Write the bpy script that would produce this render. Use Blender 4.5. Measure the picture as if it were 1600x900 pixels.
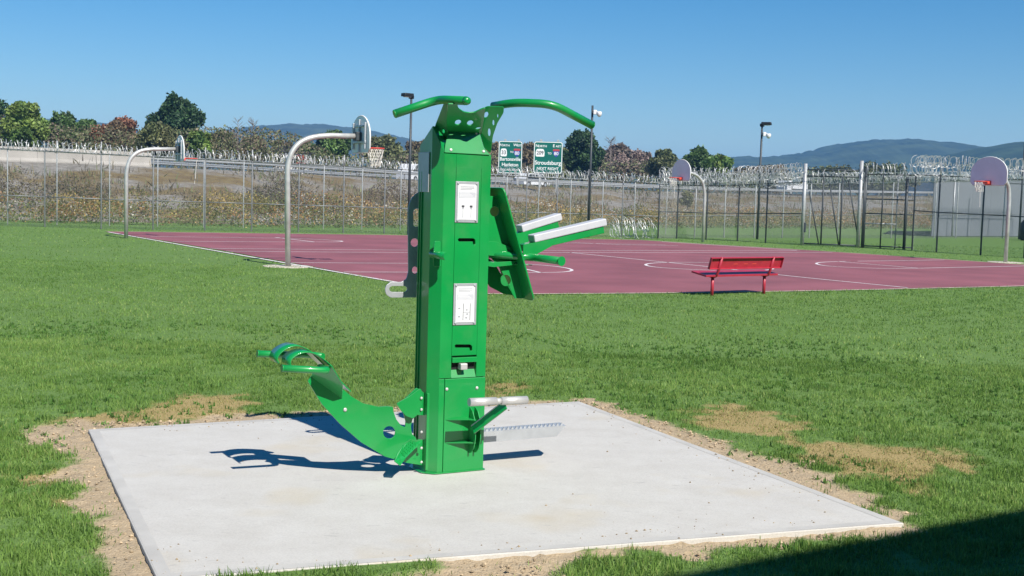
import bpy, bmesh, math, random
import numpy as np
from mathutils import Vector, Matrix, Euler
random.seed(7); RNG = np.random.default_rng(11)
for o in list(bpy.data.objects): bpy.data.objects.remove(o)
S = bpy.context.scene
COL = S.collection
R = math.radians

# ------------------------------------------------------------------ camera
FPX, PITCH, ROLL, HC = 1900.0, .0763, .0289, 1.9311
_fw = np.array([0, math.cos(PITCH), -math.sin(PITCH)]); _r = np.array([1., 0, 0]); _u = np.cross(_r, _fw)
_r, _u = math.cos(ROLL)*_r + math.sin(ROLL)*_u, -math.sin(ROLL)*_r + math.cos(ROLL)*_u
cd = bpy.data.cameras.new('camera'); cam = bpy.data.objects.new('camera', cd); COL.objects.link(cam)
cd.sensor_width = 36; cd.lens = 36*FPX/1600; cd.clip_start = .1; cd.clip_end = 20000
cam.matrix_world = Matrix(((_r[0], _u[0], -_fw[0], 0), (_r[1], _u[1], -_fw[1], 0), (_r[2], _u[2], -_fw[2], HC), (0, 0, 0, 1)))
S.camera = cam
S.render.resolution_x, S.render.resolution_y = 1024, 576

# ------------------------------------------------------------------ sky, sun, exposure
SUN_AZ, SUN_EL = 34.0, 44.0           # shadows fall 34 deg to the left of the view axis
to_sun = Vector((math.sin(R(SUN_AZ))*math.cos(R(SUN_EL)), -math.cos(R(SUN_AZ))*math.cos(R(SUN_EL)), math.sin(R(SUN_EL))))
w = bpy.data.worlds.new('World'); S.world = w; w.use_nodes = True
nt = w.node_tree; bg = nt.nodes['Background']
sky = nt.nodes.new('ShaderNodeTexSky'); sky.sky_type = 'NISHITA'; sky.sun_disc = False
sky.sun_elevation = R(SUN_EL); sky.sun_rotation = math.atan2(to_sun.x, to_sun.y)
sky.altitude = 0; sky.air_density = 1.0; sky.dust_density = .1; sky.ozone_density = 5.0
hs = nt.nodes.new('ShaderNodeHueSaturation'); hs.inputs['Saturation'].default_value = 1.38; nt.links.new(sky.outputs[0], hs.inputs['Color']); nt.links.new(hs.outputs[0], bg.inputs[0]); bg.inputs[1].default_value = .072
sl = bpy.data.lights.new('sun', 'SUN'); so = bpy.data.objects.new('sun', sl); COL.objects.link(so)
sl.energy = 4.8; sl.angle = R(.53); sl.color = (1, .95, .87)
so.rotation_euler = to_sun.to_track_quat('Z', 'Y').to_euler(); so.location = (30, -40, 60)
S.view_settings.view_transform = 'Standard'; S.view_settings.look = 'None'
S.view_settings.exposure = 0.55; S.view_settings.gamma = 1

# ------------------------------------------------------------------ pixel -> place
def ray(x, y): return _fw + _r*(x-800)/FPX - _u*(y-450)/FPX
def gp(x, y, z=0.):
    d = ray(x, y); t = (z-HC)/d[2]; return Vector((d[0]*t, d[1]*t, z))
def at(x, y, Y):
    d = ray(x, y); t = Y/d[1]; return Vector((d[0]*t, Y, HC+d[2]*t))
def hor(x): return 281.6 + x*.02888

# ------------------------------------------------------------------ materials
def lerp3(a, b, t): return tuple(a[i]*(1-t)+b[i]*t for i in range(3))
def mat(name, col, rough=.6, metal=0., var=.12, scale=6., bump=0., bscale=40., coat=0., col2=None, vattr=None, trans=0., spec=.5, detail=6):
    m = bpy.data.materials.new(name); m.use_nodes = True; t = m.node_tree; n = t.nodes; l = t.links
    b = n['Principled BSDF']; b.inputs['Roughness'].default_value = rough; b.inputs['Metallic'].default_value = metal
    b.inputs['Coat Weight'].default_value = coat; b.inputs['Coat Roughness'].default_value = .12
    b.inputs['Specular IOR Level'].default_value = spec
    geo = n.new('ShaderNodeNewGeometry')
    nz = n.new('ShaderNodeTexNoise'); nz.inputs['Scale'].default_value = scale; nz.inputs['Detail'].default_value = detail
    l.new(geo.outputs['Position'], nz.inputs['Vector'])
    rp = n.new('ShaderNodeValToRGB'); rp.color_ramp.elements[0].position = .3; rp.color_ramp.elements[1].position = .7
    c2 = col2 or tuple(min(1, c*(1+var)) for c in col); c1 = col if col2 else tuple(c*(1-var) for c in col)
    rp.color_ramp.elements[0].color = (*c1, 1); rp.color_ramp.elements[1].color = (*c2, 1)
    l.new(nz.outputs['Fac'], rp.inputs[0]); out = rp.outputs[0]
    if vattr:
        a = n.new('ShaderNodeAttribute'); a.attribute_name = vattr
        mx = n.new('ShaderNodeMix'); mx.data_type = 'RGBA'; mx.blend_type = 'MULTIPLY'; mx.inputs[0].default_value = 1
        l.new(a.outputs['Color'], mx.inputs[6]); l.new(out, mx.inputs[7]); out = mx.outputs[2]
    l.new(out, b.inputs['Base Color'])
    if bump:
        nb = n.new('ShaderNodeTexNoise'); nb.inputs['Scale'].default_value = bscale; nb.inputs['Detail'].default_value = 8
        l.new(geo.outputs['Position'], nb.inputs['Vector'])
        bp = n.new('ShaderNodeBump'); bp.inputs['Strength'].default_value = bump; bp.inputs['Distance'].default_value = .02
        l.new(nb.outputs['Fac'], bp.inputs['Height']); l.new(bp.outputs[0], b.inputs['Normal'])
    if trans:
        tr = n.new('ShaderNodeBsdfTranslucent'); ms = n.new('ShaderNodeMixShader'); ms.inputs[0].default_value = trans
        l.new(out, tr.inputs[0]); l.new(b.outputs[0], ms.inputs[1]); l.new(tr.outputs[0], ms.inputs[2])
        l.new(ms.outputs[0], n['Material Output'].inputs[0])
    return m
M = {}
def paint_mat(name, col):
    """powder coat: slight colour drift, uneven gloss, dusty film and thin scratches"""
    m = bpy.data.materials.new(name); m.use_nodes = True; t = m.node_tree; n = t.nodes; l = t.links; b = n['Principled BSDF']; geo = n.new('ShaderNodeNewGeometry')
    def noise(sc, de=6, st=None):
        q = n.new('ShaderNodeTexNoise'); q.inputs['Scale'].default_value = sc; q.inputs['Detail'].default_value = de
        if st:
            mp = n.new('ShaderNodeMapping'); mp.inputs['Scale'].default_value = st; mp.inputs['Rotation'].default_value = (.3, .2, .5); l.new(geo.outputs['Position'], mp.inputs[0]); l.new(mp.outputs[0], q.inputs['Vector'])
        else: l.new(geo.outputs['Position'], q.inputs['Vector'])
        return q.outputs['Fac']
    def ramp(fac, c1, c2, p0, p1):
        q = n.new('ShaderNodeValToRGB'); q.color_ramp.elements[0].color = (*c1, 1); q.color_ramp.elements[1].color = (*c2, 1); q.color_ramp.elements[0].position = p0; q.color_ramp.elements[1].position = p1; l.new(fac, q.inputs[0]); return q.outputs[0]
    def mix(f, a, c):
        q = n.new('ShaderNodeMix'); q.data_type = 'RGBA'; l.new(f, q.inputs[0]); l.new(a, q.inputs[6]); l.new(c, q.inputs[7]); return q.outputs[2]
    g = lambda k: tuple(min(1, c*k) for c in col); d = (.16, .22, .12)
    c = ramp(noise(2.2, 4), g(.90), g(1.08), .3, .7)
    film = ramp(noise(5, 8), (0, 0, 0), (.16, .16, .16), .52, .80); c = mix(film, c, ramp(noise(40), d, tuple(x*1.3 for x in d), .3, .7))
    scr = ramp(noise(60, 2, (1, 1, 18)), (0, 0, 0), (.35, .35, .35), .735, .76); c = mix(scr, c, ramp(noise(9), g(1.4), (.30, .36, .30), .4, .7))
    l.new(c, b.inputs['Base Color']); l.new(ramp(noise(4, 7), (.30,)*3, (.52,)*3, .35, .7), b.inputs['Roughness'])
    b.inputs['Coat Weight'].default_value = .7; b.inputs['Coat Roughness'].default_value = .10
    bp = n.new('ShaderNodeBump'); bp.inputs['Strength'].default_value = .035; bp.inputs['Distance'].default_value = .004; l.new(noise(220, 3), bp.inputs['Height']); l.new(bp.outputs[0], b.inputs['Normal'])
    return m
M['green'] = paint_mat('green_powder_coat', (.003, .265, .052))
M['dark'] = mat('painted_depth_shade', (.008, .012, .01), .8)  # near-black colour standing in for shade inside the slots and pin recess
M['steel'] = mat('brushed_steel', (.60, .59, .57), .48, .45, .08, 30, .05, 200)
M['galv'] = mat('galvanised_steel', (.46, .48, .50), .45, .40, .09, 12, .05, 120)
M['galvpost'] = mat('galvanised_post', (.40, .41, .41), .5, .35, .18, 9, .05, 60)
M['greypost'] = mat('weathered_fence_steel', (.20, .21, .21), .55, .3, .2, 9)
M['darkpost'] = mat('dark_coated_post', (.045, .055, .062), .5, .1, .15, 9)
M['hooppole'] = mat('hoop_pole_galvanised', (.50, .50, .48), .45, .35, .16, 5, .05, 40)
M['platewhite'] = mat('placard_white', (.72, .73, .74), .35, 0, .04, 20)
M['plategrey'] = mat('placard_print_grey', (.36, .37, .39), .5)
M['platedark'] = mat('placard_print_dark', (.07, .07, .08), .5)
M['padgrey'] = mat('arm_pad_grey', (.50, .51, .54), .5, 0, .05, 15, .05, 150)
M['red'] = mat('red_bench_coating', (.40, .022, .045), .45, 0, .12, 8, .05, 90, .1)
M['redrim'] = mat('rim_red_orange', (.62, .07, .045), .45, 0, .1)
M['white'] = mat('white_paint', (.74, .74, .72), .5, 0, .06, 4)
M['board'] = mat('backboard_white', (.84, .83, .84), .4, 0, .05, 3)
M['net'] = mat('net_cord', (.68, .67, .6), .8)
M['lines'] = mat('court_line_paint', (.72, .66, .65), .7, 0, .15, 7, 0, 40)
M['court'] = mat('court_acrylic', (.245, .080, .094), .8, 0, .20, .45, .08, 300, detail=10)
M['curb'] = mat('court_edge_concrete', (.50, .45, .36), .9, 0, .25, 5)
M['bark'] = mat('bark', (.09, .07, .055), .9, 0, .3, 6, .2, 20)
M['greybark'] = mat('grey_bark', (.17, .14, .125), .9, 0, .25, 6)
M['leaf'] = mat('leaf', (.95, .95, .95), .6, 0, .25, .8, vattr='tint', trans=.25)
M['grass'] = mat('grass_blade', (.80, .97, .74), .55, 0, .15, 1.2, vattr='tint', trans=.35, spec=.3)
M['asphalt'] = mat('highway_asphalt', (.07, .068, .066), 1., 0, .15, 2, spec=.02)
M['barrier'] = mat('barrier_concrete', (.36, .335, .30), .9, 0, .14, .8)
M['signgreen'] = mat('sign_green', (.0, .115, .085), .4, 0, .06, 1)
M['signwhite'] = mat('sign_white', (.75, .77, .75), .45, 0, .03)
M['signblue'] = mat('sign_blue', (.03, .06, .30), .45)
M['signred'] = mat('sign_red', (.4, .05, .06), .45)
M['black'] = mat('black_paint', (.012, .013, .015), .45)
M['glass'] = mat('dark_glass', (.02, .025, .03), .1)
M['tyre'] = mat('tyre_rubber', (.02, .02, .02), .85)
M['carwhite'] = mat('vehicle_white', (.72, .72, .72), .3, 0, .03, 1, 0, 40, .4)
M['greywall'] = mat('grey_wall_panel', (.165, .185, .215), .8, 0, .10, .25)
M['brick'] = mat('tan_masonry', (.30, .22, .16), .9, 0, .15, 5)
M['roofred'] = mat('red_wall_panel', (.33, .09, .07), .7)
M['roofdark'] = mat('dark_roofing', (.05, .05, .055), .8)
M['razor'] = mat('razor_wire_steel', (.54, .545, .54), .45, .25, .1, 20)

# ------------------------------------------------------------------ mesh building
class MB:
    def __init__(s): s.v = []; s.f = []; s.sm = []
    def add(s, vs, fs, smooth=False):
        o = len(s.v); s.v += [tuple(v) for v in vs]; s.f += [tuple(i+o for i in f) for f in fs]; s.sm += [smooth]*len(fs); return s
    def box(s, c, size, ax=None, bev=0.):
        c = Vector(c); X, Y, Z = ax or (Vector((1, 0, 0)), Vector((0, 1, 0)), Vector((0, 0, 1)))
        hx, hy, hz = size[0]/2, size[1]/2, size[2]/2
        if bev <= 0:
            vs = [c+X*(hx*i)+Y*(hy*j)+Z*(hz*k) for k in (-1, 1) for j in (-1, 1) for i in (-1, 1)]
            return s.add(vs, [(0, 2, 3, 1), (4, 5, 7, 6), (0, 1, 5, 4), (2, 6, 7, 3), (0, 4, 6, 2), (1, 3, 7, 5)])
        b = min(bev, hx*.45, hy*.45, hz*.45); bm = bmesh.new(); bmesh.ops.create_cube(bm, size=2)
        for v in bm.verts: v.co = Vector((v.co.x*hx, v.co.y*hy, v.co.z*hz))
        bmesh.ops.bevel(bm, geom=bm.edges[:], offset=b, segments=2, profile=.5, affect='EDGES')
        bm.verts.index_update()
        vs = [c+X*v.co.x+Y*v.co.y+Z*v.co.z for v in bm.verts]; fs = [tuple(q.index for q in f.verts) for f in bm.faces]; bm.free()
        return s.add(vs, fs)
    def tube(s, pts, r, n=12, caps=True, smooth=True, r2=None):
        pts = [Vector(p) for p in pts]; k = len(pts); t0 = (pts[1]-pts[0]).normalized()
        up = Vector((0, 0, 1)) if abs(t0.z) < .9 else Vector((1, 0, 0)); a = t0.cross(up).normalized(); b = a.cross(t0).normalized()
        vs = []
        for i, p in enumerate(pts):
            t = ((pts[min(i+1, k-1)]-pts[max(i-1, 0)])).normalized()
            a = (a - t*a.dot(t)).normalized(); b = t.cross(a)
            rr = r if r2 is None else r+(r2-r)*i/(k-1)
            if not isinstance(r, (int, float)): rr = r[i]
            for j in range(n):
                th = 2*math.pi*j/n; vs.append(p+a*(rr*math.cos(th))+b*(rr*math.sin(th)))
        fs = [(i*n+j, i*n+(j+1) % n, (i+1)*n+(j+1) % n, (i+1)*n+j) for i in range(k-1) for j in range(n)]
        s.add(vs, fs, smooth)
        if caps:
            o = len(s.v)-len(vs); s.f += [tuple(o+j for j in reversed(range(n))), tuple(o+(k-1)*n+j for j in range(n))]; s.sm += [False, False]
        return s
    def prism(s, poly, d):     # poly: list of 3D points (planar), d: extrusion vector
        n = len(poly); d = Vector(d); vs = [Vector(p) for p in poly]+[Vector(p)+d for p in poly]
        return s.add(vs, [tuple(range(n)), tuple(reversed(range(n, 2*n)))]+[(i, i+n, (i+1) % n+n, (i+1) % n) for i in range(n)])
def rounded(pts, rad=.05, seg=5):
    """round the corners of a 3D polyline path"""
    pts = [Vector(p) for p in pts]; out = [pts[0]]
    for i in range(1, len(pts)-1):
        p, a, b = pts[i], pts[i-1], pts[i+1]; r1 = min(rad, (a-p).length*.45); r2 = min(rad, (b-p).length*.45)
        A = p+(a-p).normalized()*r1; B = p+(b-p).normalized()*r2
        for k in range(seg+1):
            t = k/seg; out.append(A*(1-t)**2+p*2*t*(1-t)+B*t*t)
    return out+[pts[-1]]
def link(me, name, m, parent, props=None, loc=None):
    o = bpy.data.objects.new(name, me); COL.objects.link(o)
    if m is not None and not me.materials: me.materials.append(m)
    if parent is not None: o.parent = parent
    if loc is not None: o.location = loc
    return o
def wloc(o):
    v = Vector((0, 0, 0))
    while o is not None: v += o.location; o = o.parent
    return v
def obj(name, mb, m, parent=None, fix=True):
    """link builder content (world coordinates) as one mesh object, below parent"""
    off = wloc(parent) if parent is not None else Vector((0, 0, 0))
    me = bpy.data.meshes.new(name); me.from_pydata([Vector(v)-off for v in mb.v], [], mb.f)
    me.polygons.foreach_set('use_smooth', mb.sm)
    if fix:
        bm = bmesh.new(); bm.from_mesh(me); bmesh.ops.recalc_face_normals(bm, faces=bm.faces); bm.to_mesh(me); bm.free()
    me.update(); return link(me, name, M[m] if isinstance(m, str) else m, parent)
def tag(o, label=None, cat=None, group=None, kind=None):
    for k, v in (('label', label), ('category', cat), ('group', group), ('kind', kind)):
        if v: o[k] = v
    return o
def thing(name, loc, label, cat, group=None):
    o = bpy.data.objects.new(name, None); COL.objects.link(o); o.location = loc; o.empty_display_size = .2
    return tag(o, label, cat, group)
def flat(name, outline, holes, origin, X, Y, thick, m, parent, bev=.0):
    """plate cut from sheet: outline and holes in plane coordinates (m), rounded edges from a 2D curve"""
    cu = bpy.data.curves.new(name, 'CURVE'); cu.dimensions = '2D'; cu.fill_mode = 'BOTH'; cu.extrude = max(1e-4, thick/2-bev); cu.bevel_depth = bev; cu.bevel_resolution = 1
    for k, pl in enumerate([outline]+list(holes)):
        sp = cu.splines.new('POLY'); sp.points.add(len(pl)-1); sp.use_cyclic_u = True
        for i, p in enumerate(pl): sp.points[i].co = (p[0], p[1], 0, 1)
    o = bpy.data.objects.new(name, cu); COL.objects.link(o); dg = bpy.context.evaluated_depsgraph_get()
    me = bpy.data.meshes.new_from_object(o.evaluated_get(dg)); bpy.data.objects.remove(o); bpy.data.curves.remove(cu)
    X = Vector(X).normalized(); Y = Vector(Y).normalized(); Z = X.cross(Y)
    off = wloc(parent) if parent is not None else Vector((0, 0, 0))
    O = Vector(origin)-off
    me.transform(Matrix(((X.x, Y.x, Z.x, O.x), (X.y, Y.y, Z.y, O.y), (X.z, Y.z, Z.z, O.z), (0, 0, 0, 1))))
    me.materials.clear(); me.name = name; me.polygons.foreach_set('use_smooth', [False]*len(me.polygons))
    return link(me, name, M[m] if isinstance(m, str) else m, parent)
def text(s, size, origin, X, Y, m, parent, name='lettering', sx=1., align='CENTER', ext=.004, bold=.012):
    cu = bpy.data.curves.new(name, 'FONT'); cu.body = s; cu.size = size; cu.align_x = align; cu.align_y = 'CENTER'; cu.extrude = ext; cu.offset = size*bold
    o = bpy.data.objects.new(name, cu); COL.objects.link(o); dg = bpy.context.evaluated_depsgraph_get()
    me = bpy.data.meshes.new_from_object(o.evaluated_get(dg)); bpy.data.objects.remove(o); bpy.data.curves.remove(cu)
    X = Vector(X).normalized(); Y = Vector(Y).normalized(); Z = X.cross(Y); O = Vector(origin)-wloc(parent); X = X*sx
    me.transform(Matrix(((X.x, Y.x, Z.x, O.x), (X.y, Y.y, Z.y, O.y), (X.z, Y.z, Z.z, O.z), (0, 0, 0, 1))))
    me.materials.clear(); return link(me, name, M[m], parent)
def circ(cx, cy, rx, ry=None, n=20, rot=0):
    ry = ry or rx; c, s = math.cos(rot), math.sin(rot)
    return [(cx+c*rx*math.cos(2*math.pi*i/n)-s*ry*math.sin(2*math.pi*i/n), cy+s*rx*math.cos(2*math.pi*i/n)+c*ry*math.sin(2*math.pi*i/n)) for i in range(n)]
def rpoly(pts, rad, seg=4):
    """2D polygon with rounded corners"""
    out = []; n = len(pts)
    for i in range(n):
        p = Vector(pts[i]); a = Vector(pts[i-1]); b = Vector(pts[(i+1) % n]); q = min(rad, (a-p).length*.45, (b-p).length*.45)
        A = p+(a-p).normalized()*q; B = p+(b-p).normalized()*q
        for k in range(seg+1):
            t = k/seg; v = A*(1-t)**2+p*2*t*(1-t)+B*t*t; out.append((v.x, v.y))
    return out
# soft noise for placing and tinting
def vnoise(x, y, seed=0):
    x = np.asarray(x, float); y = np.asarray(y, float); xi = np.floor(x).astype(np.int64); yi = np.floor(y).astype(np.int64); fx = x-xi; fy = y-yi
    fx = fx*fx*(3-2*fx); fy = fy*fy*(3-2*fy)
    def h(a, b):
        n = (a*374761393+b*668265263+seed*974711) & 0xffffffff; n = ((n ^ (n >> 13))*1274126177) & 0xffffffff; return ((n ^ (n >> 16)) & 0xffff)/65535.
    return (h(xi, yi)*(1-fx)+h(xi+1, yi)*fx)*(1-fy)+(h(xi, yi+1)*(1-fx)+h(xi+1, yi+1)*fx)*fy
def fbm(x, y, o=4, seed=0):
    s = 0; a = .5
    for i in range(o): s = s+a*vnoise(x*2**i, y*2**i, seed+i*17); a *= .5
    return s/(1-.5**o)
def polydist(px, py, poly):
    """signed distance, positive inside"""
    px = np.asarray(px); d = np.full(px.shape, 1e9); ins = np.zeros(px.shape, bool); n = len(poly)
    for i in range(n):
        ax, ay = poly[i][0], poly[i][1]; bx, by = poly[(i+1) % n][0], poly[(i+1) % n][1]
        ex, ey = bx-ax, by-ay; t = np.clip(((px-ax)*ex+(py-ay)*ey)/(ex*ex+ey*ey+1e-12), 0, 1)
        d = np.minimum(d, np.hypot(px-ax-t*ex, py-ay-t*ey))
        c = ((ay > py) != (by > py)) & (px < (bx-ax)*(py-ay)/(by-ay+1e-12)+ax); ins ^= c
    return np.where(ins, d, -d)
# ================================================================== GROUND
SLAB_Z = .026
SLAB = [gp(x, y, SLAB_Z) for x, y in ((138, 671), (905, 627), (1412, 817), (246, 905))]
def gpoly(px): return [gp(x, y)[:2] for x, y in px]
DIRT = [gpoly(q) for q in (
    [(40, 668), (120, 652), (190, 660), (330, 925), (140, 925), (150, 850), (105, 800), (75, 745), (118, 720), (40, 690)],
    [(880, 640), (1000, 680), (1130, 725), (1250, 770), (1390, 822), (1460, 808), (1380, 778), (1250, 724), (1120, 684), (1000, 642), (930, 622), (890, 619)],
    [(600, 925), (700, 880), (1000, 840), (1390, 800), (1440, 829), (1200, 852), (1000, 874), (800, 910), (640, 945)],
    [(880, 650), (640, 665), (400, 680), (180, 690), (130, 664), (400, 646), (640, 634), (880, 621)])]
STRAW = [gpoly(q) for q in (
    [(70, 662), (140, 670), (400, 654), (392, 628), (350, 614), (275, 618), (240, 630), (150, 641), (90, 648)],
    [(1050, 645), (1130, 630), (1230, 648), (1262, 672), (1240, 690), (1100, 670)],
    [(1222, 692), (1340, 686), (1485, 704), (1500, 722), (1460, 758), (1428, 770), (1330, 742), (1250, 716)],
    [(752, 604), (800, 594), (838, 608), (800, 622), (752, 624)],
    [(20, 745), (110, 730), (140, 790), (60, 800)])]
def masks(x, y):
    n = (fbm(x*2.0, y*2.0, 4, 3)-.5)*.62+(fbm(x*6.5, y*6.5, 4, 9)-.5)*.62
    d = np.full(np.shape(x), -9.); s = np.full(np.shape(x), -9.)
    for p in DIRT: d = np.maximum(d, polydist(x, y, p))
    for p in STRAW: s = np.maximum(s, polydist(x, y, p))
    d = np.clip((d+n*.62+.03)/.09, 0, 1); s = np.clip((s+n*.95+.03)/.16, 0, 1)
    return d, s
def slabdist(x, y): return polydist(x, y, [p[:2] for p in SLAB])
def axis(lo, hi, fine0, fine1, st, grow=1.25, maxst=400):
    a = list(np.arange(fine0, fine1+1e-6, st)); q = st
    while a[-1] < hi: q = min(q*grow, maxst); a.append(a[-1]+q)
    q = st; b = [fine0]
    while b[-1] > lo: q = min(q*grow, maxst); b.append(b[-1]-q)
    return np.array(b[:0:-1]+a)
gx = axis(-3000, 3000, -5.2, 5.2, .035); gy = axis(-400, 5000, 5.0, 13.2, .035)
GX, GY = np.meshgrid(gx, gy); fx, fy = GX.ravel(), GY.ravel()
near = (np.abs(fx) < 7) & (fy > 3) & (fy < 16)
dm = np.zeros(fx.shape); sm = np.zeros(fx.shape)
dm[near], sm[near] = masks(fx[near], fy[near])
gz = np.zeros(fx.shape)
gz[near] = (fbm(fx[near]*1.3, fy[near]*1.3, 3, 5)-.5)*.03-.012*dm[near]+dm[near]*((fbm(fx[near]*14, fy[near]*14, 3, 8)-.5)*.03+np.clip(fbm(fx[near]*26, fy[near]*26, 2, 4)-.62, 0, 1)*.05)
insl = slabdist(fx, fy); gz[insl > -.25] += np.clip((insl[insl > -.25]+.25)/.25, 0, 1)*.014; gz[insl > -.03] = np.minimum(gz[insl > -.03], .022); gz[insl > .05] = -.08
nxg, nyg = len(gx), len(gy)
idx = np.arange(nxg*nyg).reshape(nyg, nxg)
quads = np.stack([idx[:-1, :-1], idx[:-1, 1:], idx[1:, 1:], idx[1:, :-1]], -1).reshape(-1, 4)
me = bpy.data.meshes.new('ground'); me.vertices.add(len(fx)); me.vertices.foreach_set('co', np.stack([fx, fy, gz], -1).ravel())
me.loops.add(quads.size); me.loops.foreach_set('vertex_index', quads.ravel()); me.polygons.add(len(quads))
me.polygons.foreach_set('loop_start', np.arange(0, quads.size, 4)); me.polygons.foreach_set('loop_total', np.full(len(quads), 4))
me.polygons.foreach_set('use_smooth', np.ones(len(quads), bool)); me.update(calc_edges=True)
for nm, arr in (('dirt', dm), ('straw', sm)):
    a = me.attributes.new(nm, 'FLOAT', 'POINT'); a.data.foreach_set('value', arr.astype(np.float32))
def ground_mat():
    m = bpy.data.materials.new('ground_soil_and_turf'); m.use_nodes = True; t = m.node_tree; n = t.nodes; l = t.links; b = n['Principled BSDF']
    b.inputs['Roughness'].default_value = .95; b.inputs['Specular IOR Level'].default_value = .15; geo = n.new('ShaderNodeNewGeometry')
    def noise(sc, de=8):
        q = n.new('ShaderNodeTexNoise'); q.inputs['Scale'].default_value = sc; q.inputs['Detail'].default_value = de; l.new(geo.outputs['Position'], q.inputs['Vector']); return q.outputs['Fac']
    def ramp(fac, c1, c2, p0=.3, p1=.7):
        q = n.new('ShaderNodeValToRGB'); q.color_ramp.elements[0].color = (*c1, 1); q.color_ramp.elements[1].color = (*c2, 1); q.color_ramp.elements[0].position = p0; q.color_ramp.elements[1].position = p1; l.new(fac, q.inputs[0]); return q.outputs[0]
    def mix(f, a, c):
        q = n.new('ShaderNodeMix'); q.data_type = 'RGBA'; l.new(f, q.inputs[0]); l.new(a, q.inputs[6]); l.new(c, q.inputs[7]); return q.outputs[2]
    def attr(nm):
        q = n.new('ShaderNodeAttribute'); q.attribute_name = nm; return q.outputs['Fac']
    turf = mix(noise(.35, 5), ramp(noise(28), (.07, .14, .03), (.145, .255, .06)), ramp(noise(11), (.11, .19, .05), (.18, .27, .09)))
    soil = mix(noise(9), ramp(noise(60), (.34, .26, .165), (.50, .40, .27)), ramp(noise(22), (.36, .27, .165), (.50, .40, .27)))
    straw = ramp(noise(90), (.26, .19, .075), (.46, .36, .17))
    c = mix(attr('straw'), turf, straw); c = mix(attr('dirt'), c, soil); l.new(c, b.inputs['Base Color'])
    bp = n.new('ShaderNodeBump'); bp.inputs['Strength'].default_value = .7; bp.inputs['Distance'].default_value = .02; l.new(noise(70, 10), bp.inputs['Height']); l.new(bp.outputs[0], b.inputs['Normal'])
    return m
ground = link(me, 'ground', ground_mat(), None); tag(ground, kind='structure')

# ------------------------------------------------------------------ concrete pad
def pad_mat():
    m = bpy.data.materials.new('pad_concrete'); m.use_nodes = True; t = m.node_tree; n = t.nodes; l = t.links; b = n['Principled BSDF']
    b.inputs['Roughness'].default_value = .88; b.inputs['Specular IOR Level'].default_value = .25; geo = n.new('ShaderNodeNewGeometry')
    def noise(sc, de=8, st=None):
        q = n.new('ShaderNodeTexNoise'); q.inputs['Scale'].default_value = sc; q.inputs['Detail'].default_value = de
        if st:
            mp = n.new('ShaderNodeMapping'); mp.inputs['Rotation'].default_value = (0, 0, R(-25)); mp.inputs['Scale'].default_value = st; l.new(geo.outputs['Position'], mp.inputs[0]); l.new(mp.outputs[0], q.inputs['Vector'])
        else: l.new(geo.outputs['Position'], q.inputs['Vector'])
        return q.outputs['Fac']
    def ramp(fac, c1, c2, p0=.3, p1=.7):
        q = n.new('ShaderNodeValToRGB'); q.color_ramp.elements[0].color = (*c1, 1); q.color_ramp.elements[1].color = (*c2, 1); q.color_ramp.elements[0].position = p0; q.color_ramp.elements[1].position = p1; l.new(fac, q.inputs[0]); return q.outputs[0]
    def mix(f, a, c, mode='MIX', fv=None):
        q = n.new('ShaderNodeMix'); q.data_type = 'RGBA'; q.blend_type = mode
        if fv is None: l.new(f, q.inputs[0])
        else: q.inputs[0].default_value = fv
        l.new(a, q.inputs[6]); l.new(c, q.inputs[7]); return q.outputs[2]
    base = mix(noise(1.6, 6, (1, 4, 1)), ramp(noise(2.5), (.485, .465, .425), (.555, .54, .50)), ramp(noise(6), (.51, .49, .45), (.575, .56, .525)))
    fine = ramp(noise(90, 4), (.88, .88, .88), (1, 1, 1), .35, .6)
    base = mix(None, base, fine, 'MULTIPLY', .8)
    stain = ramp(noise(1.1, 8), (0, 0, 0), (.7, .7, .7), .56, .74); base = mix(stain, base, ramp(noise(7), (.47, .40, .28), (.52, .46, .35)))
    spots = ramp(noise(9, 5, (1, 2.6, 1)), (0, 0, 0), (.6, .6, .6), .64, .74); base = mix(spots, base, ramp(noise(7), (.34, .33, .31), (.4, .39, .37)))
    l.new(base, b.inputs['Base Color'])
    bp = n.new('ShaderNodeBump'); bp.inputs['Strength'].default_value = .25; bp.inputs['Distance'].default_value = .006; l.new(noise(150, 5, (.08, 1, 1)), bp.inputs['Height']); l.new(bp.outputs[0], b.inputs['Normal'])
    return m
padm = pad_mat()
bm = bmesh.new(); top = [bm.verts.new(p) for p in SLAB]; bot = [bm.verts.new(p-Vector((0, 0, .18))) for p in SLAB]
bm.faces.new(top); [bm.faces.new((top[i], bot[i], bot[(i+1) % 4], top[(i+1) % 4])) for i in range(4)]
bmesh.ops.recalc_face_normals(bm, faces=bm.faces)
bmesh.ops.bevel(bm, geom=[e for e in bm.edges if all(v.co.z > 0 for v in e.verts)], offset=.007, segments=3, profile=.5, affect='EDGES')
pme = bpy.data.meshes.new('concrete_pad'); bm.to_mesh(pme); bm.free(); pad = link(pme, 'concrete_pad', padm, None); tag(pad, kind='structure')
# hand-trowelled margin: smooth strip round the rim, 2 mm proud of the broomed field
M['padmargin'] = mat('trowelled_margin', (.475, .46, .425), .8, 0, .10, 4, .06, 60)
cen = sum((Vector(p) for p in SLAB), Vector())/4
inn = []
for i in range(4):
    p = SLAB[i]; a = (SLAB[i-1]-p).normalized(); b = (SLAB[(i+1) % 4]-p).normalized(); inn.append(p+a*.075+b*.075)
rim = [p+((SLAB[i-1]-p).normalized()+(SLAB[(i+1) % 4]-p).normalized())*.0085 for i, p in enumerate(SLAB)]
for i in range(4):
    j = (i+1) % 4; up = Vector((0, 0, .0012))
    obj('pad_margin', MB().add([rim[i]+up, rim[j]+up, inn[j]+up, inn[i]+up], [(0, 1, 2, 3)]), 'padmargin', pad)

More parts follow.
